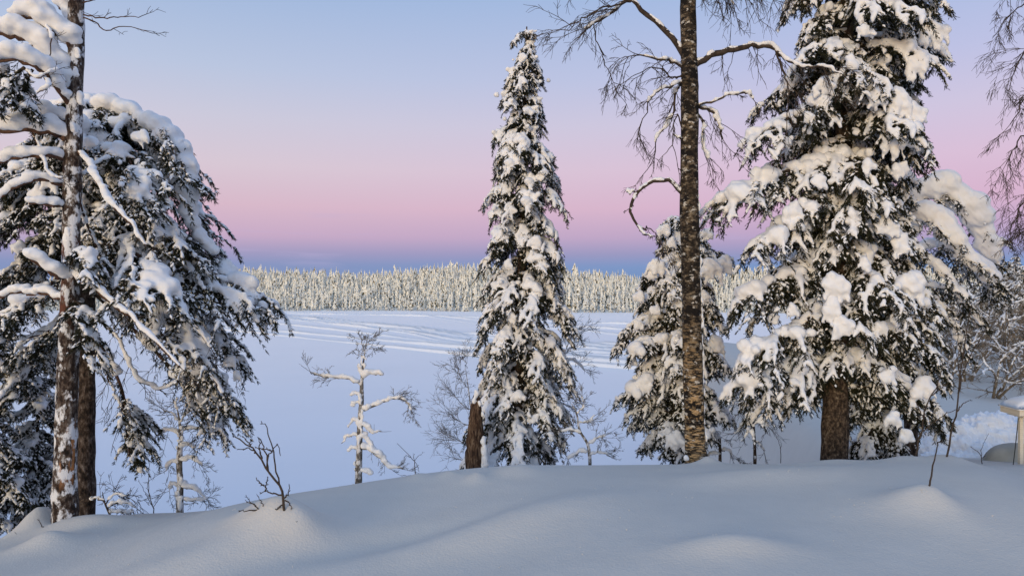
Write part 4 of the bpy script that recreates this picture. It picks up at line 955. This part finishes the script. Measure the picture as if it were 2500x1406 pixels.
T12, r12 = snag('leafless_shrub', 'fine twigged leafless bush peeping out left of the middle spruce', 14.2,
 [(1160,1150),(1155,1050),(1145,960),(1135,890)], [.03,.026,.018,.010,.004], [
 ([(1158,1100),(1130,1080),(1105,1070)], .010, None, fan(12, .4, t0=.1, dir=(-.4,0,.2))), ([(1155,1040),(1125,1030),(1100,1010)], .010, None, fan(13, .4, t0=.1, dir=(-.4,0,.2))),
 ([(1150,1000),(1125,985),(1110,960)], .010, None, fan(12, .4, t0=.1, dir=(-.3,0,.2))), ([(1145,950),(1125,925),(1120,900)], .009, None, fan(11, .35, t0=.1, dir=(-.2,0,.3))),
 ([(1140,900),(1135,880),(1130,870)], .006, None, fan(10, .3, t0=.1)), ([(1160,1130),(1130,1125),(1110,1115)], .009, None, fan(8, .35, t0=.1)),
 ], 94, 40, 'bark_snag', 'twig_frost', 'shrub')
T13, r13 = snag('leafless_shrub', 'bare bush with snowy limbs peeping out right of the middle spruce', 14.6,
 [(1330,1120),(1340,1000),(1365,900),(1395,820)], [.035,.03,.024,.014,.005], [
 ([(1365,890),(1395,880),(1415,890),(1425,905)], .016, [.05,.045,.03], fan(6, .25, t0=.4, dir=(.2,0,-.2))), ([(1375,870),(1395,850),(1410,845)], .012, [.03,.03,.02], fan(9, .3, t0=.2, dir=(.3,0,.2))),
 ([(1390,835),(1400,810),(1415,800)], .010, None, fan(10, .3, t0=.1, dir=(.2,0,.2))), ([(1350,950),(1385,945),(1400,960)], .012, [.03], fan(8, .3, t0=.3)), ([(1345,980),(1380,990),(1405,1000)], .012, [.03], fan(8, .3, t0=.3)),
 ], 95, 40, 'bark_snag', 'twig_frost', 'shrub')
# two saplings behind the birch, snow in their hanging tops
for px, pt, Y, sd, lab in [(1842,985,13.0,96,'thin snow topped sapling between the birch and the great spruce'), (1757,1060,13.2,97,'thin dark sapling stem just right of the birch foot')]:
    snag('sapling', lab, Y, [(px+1,1135),(px,1070),(px-3,pt+30),(px,pt)], [.03,.028,.024,.018,.008], [
      ([(px,pt+45),(px-25,pt+50),(px-45,pt+75)], .010, [.04,.05,.03], fan(5, .25, dir=(0,0,-.6), t0=.2)), ([(px,pt+40),(px+20,pt+40),(px+35,pt+60)], .010, [.05,.05,.03], fan(5, .25, dir=(0,0,-.6), t0=.2)),
      ([(px,pt+15),(px-15,pt),(px-30,pt+20)], .010, [.06,.07,.05], fan(4, .2, dir=(0,0,-.5), t0=.2)), ([(px,pt+90),(px+15,pt+100),(px+28,pt+130)], .008, [.02,.02], fan(3, .15, depth=1, dir=(0,0,-.4)))], sd, 30, 'bark_spruce', 'twig')
# broken stump
base = P(1158, 1175, 11.9)
T14 = Tree('broken_stump', 'broken brown tree stump with a snow cap left of the middle spruce', 'stump', base)
trunk_obj(T14, PP([(1158,1175),(1158,1130),(1160,1060),(1162,1000),(1163,965)], 11.9), [.155,.15,.13,.10,.045], 'stump_wood', 30, 14, 33, .13)
sn = Snow(); rs = np.random.default_rng(3)
for px, py, r in [(1163,962,.05),(1158,975,.045),(1170,985,.04),(1178,1010,.035),(1180,1075,.06),(1182,1100,.08),(1183,1125,.09),(1178,1145,.07)]: sn.add(T14.loc(P(px, py, 11.9-.06)), (r*.8, r*.9, r*1.5))
snow_obj(sn, T14.o, .015, 3)

# ------------------------------------------------------------------ twigs and young shoots standing in the foreground snow
def shoots(name, label, Y, stems, seed, cat='shrub', mat='twig', r=.008):
    rng = np.random.default_rng(seed); q0 = stems[0][0]
    if Y < 10: Y = hit(q0[0], q0[1]-14, 0.0, True)[1]+.02
    base = P(q0[0], q0[1]+25, Y)
    T = thing(name, label, cat, base)
    for q in stems:
        k = PP(q, Y); k = [k[0]-np.array((0,0,.0))]+k[1:]
        p = spline(np.array(k)-base, 14); p[1:] += rng.normal(size=p[1:].shape)*.004
        mb = MB(); R = .72*r*(1 if q is stems[0] else .62); tube(mb, p, np.linspace(R, R*.4, 14), 6)
        for i in range(3, 13, 3):      # buds
            d = nrm(np.cross(p[i]-p[i-1], rng.normal(size=3))+.8*nrm(p[i]-p[i-1])); tube(mb, [p[i], p[i]+d*.010, p[i]+d*.022], [R*.45, R*.5, .001], 4, False)
        link('stem', mb.mesh('stem', mat), T)
    return T
shoots('leafless_shrub', 'dark leafless shrub with upright stems growing from a snow mound near the left pine', 9.0, [
 [(698,1262),(690,1215),(680,1180),(655,1150),(630,1110),(605,1085),(570,1065)], [(682,1185),(672,1140),(668,1100),(660,1075),(650,1040),(636,1028)], [(655,1150),(650,1110),(640,1080),(632,1068)],
 [(625,1105),(610,1095),(580,1098)], [(612,1090),(608,1080),(592,1065)], [(652,1145),(655,1115),(662,1105),(678,1085),(684,1113,-.1)], [(690,1208),(665,1205),(650,1198),(636,1203)], [(692,1215),(703,1205),(706,1185)],
 [(692,1220),(705,1225),(712,1240)], [(648,1200),(650,1180),(655,1165)], [(645,1185),(635,1178),(626,1170)], [(692,1228),(680,1240),(672,1246)], [(640,1120),(634,1095),(632,1070)], [(668,1100),(650,1097),(622,1092)]], 101, r=.017)
shoots('leafless_twig', 'small forked twigs poking sideways out of the snow left of the mound shrub', 8.9, [[(652,1250),(630,1244),(605,1246),(582,1246)], [(638,1244),(615,1228),(600,1208)], [(630,1240),(612,1226),(598,1222)], [(645,1237),(636,1220),(628,1208)]], 102, 'twig', r=.011)
shoots('leafless_twig', 'single short bare twig in the snow in front of the mound shrub', 8.3, [[(739,1305),(735,1292),(726,1272)]], 103, 'twig', r=.010)
shoots('leafless_shrub', 'thin forked bare shoot in front of the lake right of the left pine', 9.6, [[(375,1262),(374,1240),(366,1215),(362,1180),(365,1125)], [(372,1235),(355,1205),(338,1170)], [(374,1238),(390,1215),(405,1190)], [(366,1215),(360,1190),(364,1170)]], 104, r=.010)
shoots('leafless_shrub', 'thin forked bare shoot between the crooked dead tree and the stump', 10.5, [[(1014,1160),(1012,1130),(1010,1122),(990,1102),(968,1080)], [(1011,1125),(1020,1115),(1035,1104)], [(1012,1126),(1010,1112),(1012,1108)], [(1012,1125),(1020,1140),(1022,1150)], [(1003,1116),(992,1112),(985,1118)]], 105, r=.009)
shoots('leafless_twig', 'lone upright bare twig on a pointed snow mound at the right', 8.55, [[(2266,1205),(2268,1185),(2274,1160),(2280,1125),(2287,1100),(2290,1078)], [(2288,1082),(2296,1078),(2302,1080)]], 106, 'twig', r=.013)
shoots('sapling', 'tall thin leaning bare sapling in the snow right of the great spruces', 9.6, [[(2308,1130),(2315,1090),(2327,1040),(2336,1000),(2342,930),(2352,860),(2362,790),(2372,740)], [(2340,960),(2355,900),(2385,840),(2410,800)], [(2345,920),(2338,880),(2345,850)], [(2336,1005),(2352,985),(2370,975)], [(2352,870),(2340,840),(2338,810)]], 107, r=.016)
shoots('leafless_shrub', 'forked dark bare stems at the right foot of the great spruces', 9.9, [[(2236,1110),(2242,1080),(2252,1045),(2255,1010),(2268,975),(2280,955),(2292,940)], [(2246,1060),(2275,1035),(2310,1010),(2340,997)], [(2275,965),(2300,945),(2315,935)], [(2285,950),(2300,900),(2300,880)], [(2254,1020),(2240,990),(2235,980)]], 108, r=.016)
shoots('leafless_twig', 'small forked twig beside the grey hump near the feeder table', 10.3, [[(2398,1138),(2396,1115),(2390,1105),(2380,1098),(2370,1090)], [(2396,1112),(2396,1095),(2405,1075),(2413,1058)], [(2397,1118),(2404,1112),(2406,1105)]], 109, 'twig', r=.009)
shoots('leafless_twig', 'faint thin twig behind the crest between the birch and the great spruce', 11.6, [[(1906,1130),(1906,1100),(1902,1080),(1894,1065)], [(1904,1095),(1908,1085),(1904,1072)]], 110, 'twig', r=.008)
shoots('leafless_twig', 'twig lying low in the snow at the foot of the leaning dead trunk', 8.9, [[(118,1298),(105,1285),(92,1268)], [(80,1325),(55,1310),(35,1300)]], 111, 'twig', r=.010)

# small fallen bits by the left pine
T15, _ = snag('leafless_shrub', 'low bare twiggy shrub at the foot of the left pine', 10.4, [(270,1262),(255,1225),(250,1200)], [.02,.016,.01,.004], [
 ([(262,1240),(290,1225),(330,1238)], .012, [.04,.04,.02], fan(7, .22, t0=.2)), ([(255,1225),(235,1215),(222,1220)], .010, [.03], fan(7, .22, t0=.2)), ([(258,1230),(285,1205),(310,1215)], .010, [.03], fan(8, .22, t0=.2)), ([(265,1250),(300,1250),(325,1252)], .010, [.04], fan(6, .2, t0=.2))], 112, 20, 'bark_spruce', 'twig', 'shrub')

# ------------------------------------------------------------------ yard at the right: snow bank, feeder table, grey hump
rp = np.random.default_rng(7); sn = Snow(); base = P(2400, 1150, 15.0)
for _ in range(150):
    px = rp.uniform(2275, 2640); top = np.interp(px, [2270,2300,2330,2380,2440,2500,2640], [1040,1012,1022,1000,1000,1008,1000]); py = top+14+abs(rp.normal())*70
    py = min(py, 1150); r = rp.uniform(.10,.28)
    sn.add(P(px, py+r*80, 15.0-(py-top)*.008+rp.uniform(-.2,.2))-base, (r*1.3, r*1.2, r))
pile = snow_obj(sn, None, .04, 2, 'snow_bank', 'rough_snow', .02); pile.location = tuple(base)
tag(pile, 'rough lumpy bank of cleared snow behind the feeder table', 'snow bank')
YT = 10.6
base = P(2490, 1160, YT)
T16 = thing('feeder_table', 'cream wooden board on a post with a thick snow cap at the right edge', 'table', base)
def box(mb, c, s, bev=.0):
    x, y, z = np.array(s)/2
    v = np.array([(i*x, j*y, k*z) for i in (-1,1) for j in (-1,1) for k in (-1,1)])+np.asarray(c)
    mb.add(v, None, [(0,1,3,2),(4,6,7,5),(0,4,5,1),(2,3,7,6),(0,2,6,4),(1,5,7,3)])
def bbox(name, mat, parent, c, s):
    mb = MB(); box(mb, c, s); o = link(name, mb.mesh(name, mat, False), parent)
    m = o.modifiers.new('bevel', 'BEVEL'); m.width = .006; m.segments = 2; return o
c = P(2550, 1003, YT)-base; W = 170/FPX*YT
bbox('table_top', 'cream_paint', T16, c, (W, .42, .08))
bbox('under_board', 'cream_paint', T16, c-np.array((0,0,.0575)), (W-.16, .34, .03))
for px in (2492, 2600):
    q = P(px, 1090, YT)-base; bbox('post', 'cream_paint', T16, (q[0], 0, c[2]-.075-.51), (.055, .055, 1.02))
mb = MB(); n = 24; top = c[2]+.041
gx, gy = np.meshgrid(np.linspace(-1,1,n), np.linspace(-1,1,12))
e = np.minimum(1, (1-np.abs(gx)**6))*np.minimum(1, (1-np.abs(gy)**4)); hz = .02+.17*np.clip(e, 0, 1)**.6*(1-.45*np.clip(-gx-.2, 0, 1))
v = np.stack([c[0]+gx*(W/2+.02), gy*.225, top+.003+hz], -1).reshape(-1,3); v2 = v.copy(); v2[:,2] = top+.003
ii, jj = np.meshgrid(np.arange(n-1), np.arange(11)); a = (jj*n+ii).ravel()
ring = list(range(n))+[k*n+n-1 for k in range(1,12)]+[11*n+k for k in range(n-2,-1,-1)]+[k*n for k in range(10,0,-1)]
N_ = n*12; side = [(r_, r_+N_, ring[(i+1) % len(ring)]+N_, ring[(i+1) % len(ring)])[::-1] for i, r_ in enumerate(ring)]
mb.add(np.vstack([v, v2]), None, np.vstack([np.stack([a, a+1, a+1+n, a+n], -1), side])); link('snow', mb.mesh('snow', 'snow'), T16)
mb = MB(); tube(mb, spline(np.array(PP([(2486,1020,-.1),(2480,1080,-.15),(2473,1140,-.2)], YT))-base, 10), .006, 6); link('cable', mb.mesh('cable', 'cable'), T16)
# grey hump
mb = MB(); n, m = 32, 14; c = P(2478, 1140, 11.4)
for _ in (0,):
    th = np.linspace(0, 2*math.pi, n, endpoint=False); ph = np.linspace(0, math.pi/2, m)
    v = np.array([(math.cos(t)*.46*math.cos(p_)**.8, math.sin(t)*.42*math.cos(p_)**.8, .44*math.sin(p_)) for p_ in ph for t in th])
    v[:,2] += .012*np.sin(v[:,0]*9)*np.cos(v[:,1]*7); i = np.arange(m-1)[:,None]*n; j = np.arange(n)[None]; k = (j+1) % n
    mb.add(v, None, np.stack([i+j, i+k, i+n+k, i+n+j], -1).reshape(-1,4))
o = link('covered_hump', mb.mesh('covered_hump', 'grey_cover')); o.location = tuple(c-np.array((0,0,.08)))
tag(o, 'smooth grey rounded cover half buried in snow beside the table post', 'cover')

# thicket of bare bushes and trees behind the yard
def thicket_mesh(seed, h):
    rng = np.random.default_rng(seed); st, tw, sn = MB(), MB(), Snow()
    for k in range(5):
        a = rng.uniform(0,6.28); d = np.array((math.cos(a)*.35, math.sin(a)*.35, 1.)); n = 9; p = [np.array((math.cos(a)*.15, math.sin(a)*.15, 0))]
        for i in range(n): d = nrm(d+rng.normal(size=3)*.16+np.array((math.cos(a), math.sin(a), 0))*.05); p.append(p[-1]+d*h*rng.uniform(.75,1.0)/n)
        p = np.array(p); tube(st, p, np.linspace(.045,.010,len(p)), 6)
        for _ in range(11):
            i = int(rng.integers(1, n+1)); dd = rng.normal(size=3)+np.array((0,0,.25))
            q = twigs(tw, p[i], dd, h*rng.uniform(.16,.32), rng, 2, .012, .1, .5, 3)
            if rng.random() < .35: snow_line(sn, q, [.035,.035,.02], rng, .5, .8, .35)
        snow_line(sn, p, [.035,.04,.04,.03], rng, .4, .9, .45, lim=1.1)
    return st.mesh('stems', 'twig_brown'), tw.mesh('twigs', 'twig_brown', False), sn
THK = []
for k in range(3):
    s_, t_, sn = thicket_mesh(200+k, 3.2); THK.append((s_, t_, snow_obj(sn, None, .035, 1)))

bake()
for k, (s_, t_, o) in enumerate(THK):
    THK[k] = (s_, t_, o.data); bpy.data.objects.remove(o)
rt_ = np.random.default_rng(17)
spots = [(2310,24,1.0),(2360,27,1.1),(2420,23,1.05),(2475,26,1.2),(2530,24,1.1),(2335,31,1.2),(2400,33,1.3),(2455,34,1.35),(2510,32,1.3),(2290,29,1.0),(2580,29,1.3)]
def band_name(i):
    return ['leftmost bare snowy bush of the thicket beside the great spruces', 'low bare bush of the thicket behind the leaning sapling', 'bare snowy bush of the thicket left above the feeder table', 'tall bare bush of the thicket above the feeder table',
            'bare bush of the thicket cut off by the right edge', 'bare bush deeper in the thicket behind the leaning sapling', 'tall bare bush deep in the thicket under the drooping birch twigs', 'tallest bare bush deep in the thicket near the right edge',
            'far bare bush of the thicket at the right edge', 'small far bare bush showing at the great spruces flank', 'bare bush of the thicket just beyond the right edge'][i]
for i, (px, Y_, s) in enumerate(spots):
    g = ground_at(px, Y_); T = thing('leafless_bush', band_name(i), 'bush', g-np.array((0,0,.1)), 'thicket behind the yard')
    st, tw_, sm = THK[i % 3]; T.scale = (s, s, s); T.rotation_euler = (0, 0, rt_.uniform(0,6.28))
    link('stems', st, T); tag(link('twigs', tw_, T), kind='stuff'); link('snow', sm, T)
# snowy conifers on the near shore behind the thicket
for i, (px, Y_, pt, lab) in enumerate([(2375,42,690,'snowy conifer half hidden by the arched pine boughs behind the thicket'), (2425,40,662,'snowy conifer right of the arched pine boughs behind the thicket'), (2462,44,640,'tall snowy conifer nearest behind the thicket under the hanging birch twigs'), (2500,41,650,'snowy conifer above the feeder table behind the thicket'), (2440,58,645,'sunlit snowy conifer behind the thicket left of the hanging birch twigs'), (2480,55,628,'tall sunlit snowy conifer behind the thicket at the right edge'), (2405,62,668,'short sunlit snowy conifer behind the thicket near the great spruces'), (2520,60,635,'sunlit snowy conifer behind the thicket cut by the right edge'), (2345,64,680,'low sunlit conifer seen through the thicket beside the great spruces')]):
    x = (px-1250)/FPX*Y_; z0 = max(float(gz(x, min(Y_, 40))), 0)-.3; top = CZ-(pt-703)/FPX*Y_; s = (top-z0)
    T = thing('snowy_conifer', lab, 'tree', (x, Y_, z0), 'conifers behind the thicket')
    rngc = np.random.default_rng(300+i); mb = MB(); tube(mb, spline([(0,0,0),(0,0,s)], 8), np.linspace(.16,.02,8), 8); link('trunk', mb.mesh('trunk', 'bark_spruce'), T)
    tabz = np.array([(s,.05),(s*.6,1.0),(s*.2,1.5),(0,1.3)])
    dress(T, 'heavy', lambda z: np.array((0,0,z)), s, .3, tabz, tabz, 60, rngc, None)
